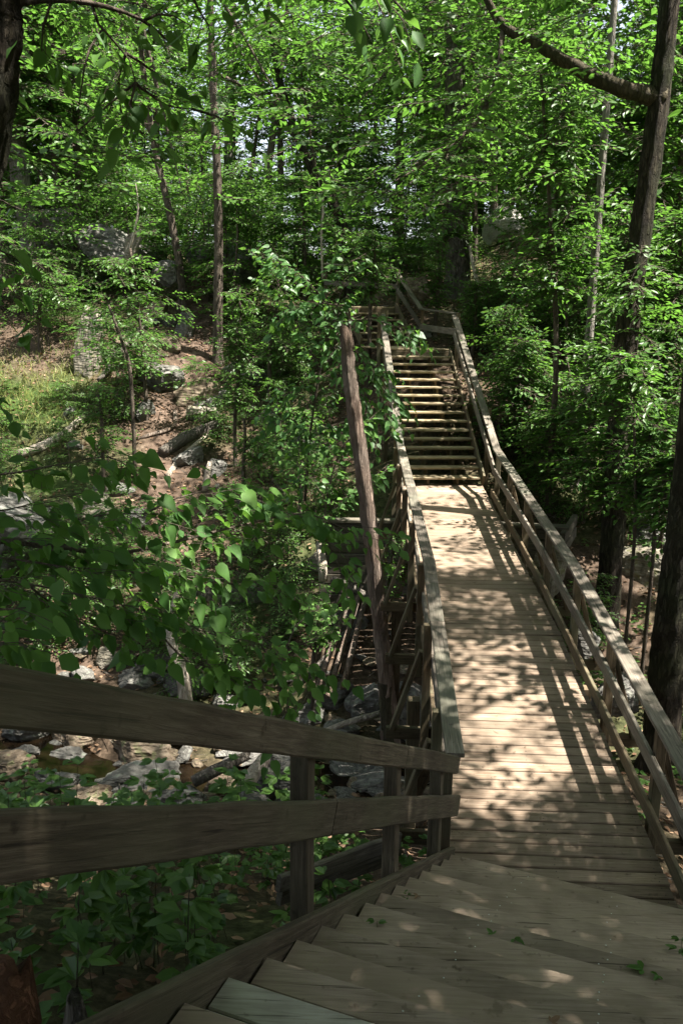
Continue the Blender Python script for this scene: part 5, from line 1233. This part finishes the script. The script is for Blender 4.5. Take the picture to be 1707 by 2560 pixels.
# dead leaves
def lit_d(x, y): return np.clip(.55+fbm(x*.8+1, y*.8+3, 3)*1.6, .05, 1)*~near_stair(x, y)*np.where((np.abs(x+2-.0*y) < 9) & (np.abs(y-11.7) < .5), .3, 1)
P, r_ = scatter(60000, -12, 13, 2.0, 30, lit_d, 2)
D = r_.normal(size=(len(P), 3)); D[:, 2] *= .25; Nn = np.array([0, 0, 1.])+r_.normal(0, .45, (len(P), 3))
V, F = leaves_mesh(P+[0, 0, .02], D, Nn, r_.uniform(.05, .13, len(P)), OVAL, r_)
o = mesh_np('leaf_litter', V, F, M_LITTER, None, False, {'rnd': np.repeat(r_.rand(len(P)), 6)}); tag(o, 'brown dead leaves covering the forest floor', 'leaf litter', kind='stuff')
# twigs on the floor
P, r_ = scatter(1500, -10, 9, 8, 27, lambda x, y: np.full(x.shape, .9), 3)
d = r_.normal(size=(len(P), 3)); d[:, 2] *= .15; d /= np.linalg.norm(d, axis=1, keepdims=True)
TV, TF = twig_mesh(P+[0, 0, .03], P+[0, 0, .05]+d*r_.uniform(.15, .7, (len(P), 1)), r_.uniform(.004, .014, len(P)))
o = mesh_np('fallen_twigs', TV, [TF], M_LOG, None, False, {'rnd': np.full(len(TV), .5)}); tag(o, 'thin fallen twigs strewn over slopes and stream bed', 'twigs', kind='stuff')
# grass on the sunny bank
pgx = on(60, 920)
P, r_ = scatter(9000, pgx[0]-3, pgx[0]+3, pgx[1]-3, pgx[1]+3, lambda x, y: np.clip(1.3-np.hypot(x-pgx[0], y-pgx[1])/2.2+fbm(x*2, y*2, 3), 0, 1), 4)
D = np.stack([r_.normal(0, .45, len(P)), r_.normal(0, .45, len(P)), np.ones(len(P))], 1); a = r_.rand(len(P))*6.28
BT = (np.array([[0, .03, 0], [.5, .025, .02], [1, 0, .12], [.5, -.025, .02], [0, -.03, 0]]), [np.array([[0, 1, 3, 4]]), np.array([[1, 2, 3]])])
V, F = leaves_mesh(P, D, np.stack([np.cos(a), np.sin(a), 0*a], 1), r_.uniform(.14, .34, len(P)), BT, r_)
o = mesh_np('grass', V, F, M_GRASS, None, False, {'rnd': np.repeat(r_.rand(len(P)), 5)}); tag(o, 'sunny yellow-green grass on the left bank', 'grass', kind='stuff')

# ------------------------------------------------------------------ leaves dropped on the deck and stairs
rs = np.random.RandomState(15)
def on_step(u, v):
    """where the ray meets the near stairs"""
    r = ray(u, v)
    for i in range(20, -1, -1):
        z = NZ0+i*NR; t_ = (z-CAM_H)/r[2]; p = CAM+r*t_; s = -((p[0]-NX0)*nd[0]+(p[1]-NY0)*nd[1])
        if i*NT-.02 <= s < (i+1)*NT-.012: return p
    t_ = -CAM_H/(r[2]-G*r[1]); return CAM+r*t_
for (u, v, s_, l_, m_) in [(1130, 2148, .05, 'green leaf lying on the near steps, left one of a pair', M_HERB), (1180, 2158, .07, 'long green leaf lying on the near steps, right one of a pair', M_HERB), (1405, 1742, .05, 'small pale green leaf lying on the sunlit deck', M_LEAFR),
                          (1475, 2228, .09, 'dark green leaf lying at the right of the near steps', M_LEAFD), (1510, 2242, .06, 'smaller dark leaf beside the one at the right of the steps', M_LEAFD), (1265, 2350, .05, 'curled greyish leaf at the bottom of the photo', M_LITTER), (960, 2058, .05, 'bit of curled brown twig-like leaf near the stringer', M_LITTER)]:
    p = on_step(u, v)+[0, 0, .006]
    V, F = leaves_mesh(np.zeros((3, 3)), np.array([[1, .3, .15], [.6, -1, .2], [.2, 1, .1]]), np.array([[0, 0, 1.], [.2, 0, 1], [0, .2, 1]]), np.array([1, .7, .6])*s_, OVAL, rs)
    o = mesh_np('fallen_leaf', V, F, m_, None, False, {'rnd': np.full(len(V), .6)}); o.location = tuple(p); o.rotation_euler = (0, 0, rs.rand()*6); tag(o, l_, 'leaf')
def sprig(label, p, k, sc):
    o = empty('leafy_sprig', p, label, 'plant')
    for nm, d in zip(('leaves', 'stem'), HM[k]):
        c_ = bpy.data.objects.new(nm, d); COL.objects.link(c_); c_.parent = o
    o.scale = (sc,)*3
sprig('small green sprig growing through the steps beside the stringer', on_step(865, 2130)+[0, 0, -.10], 2, .45)
sprig('tiny green sprig in the corner of the third step up', on_step(935, 2062)+[0, 0, -.04], 4, .22)
sprig('dark leafy sprig at the right edge of the near steps', on_step(1560, 2190)+[0, 0, -.05], 2, .5)
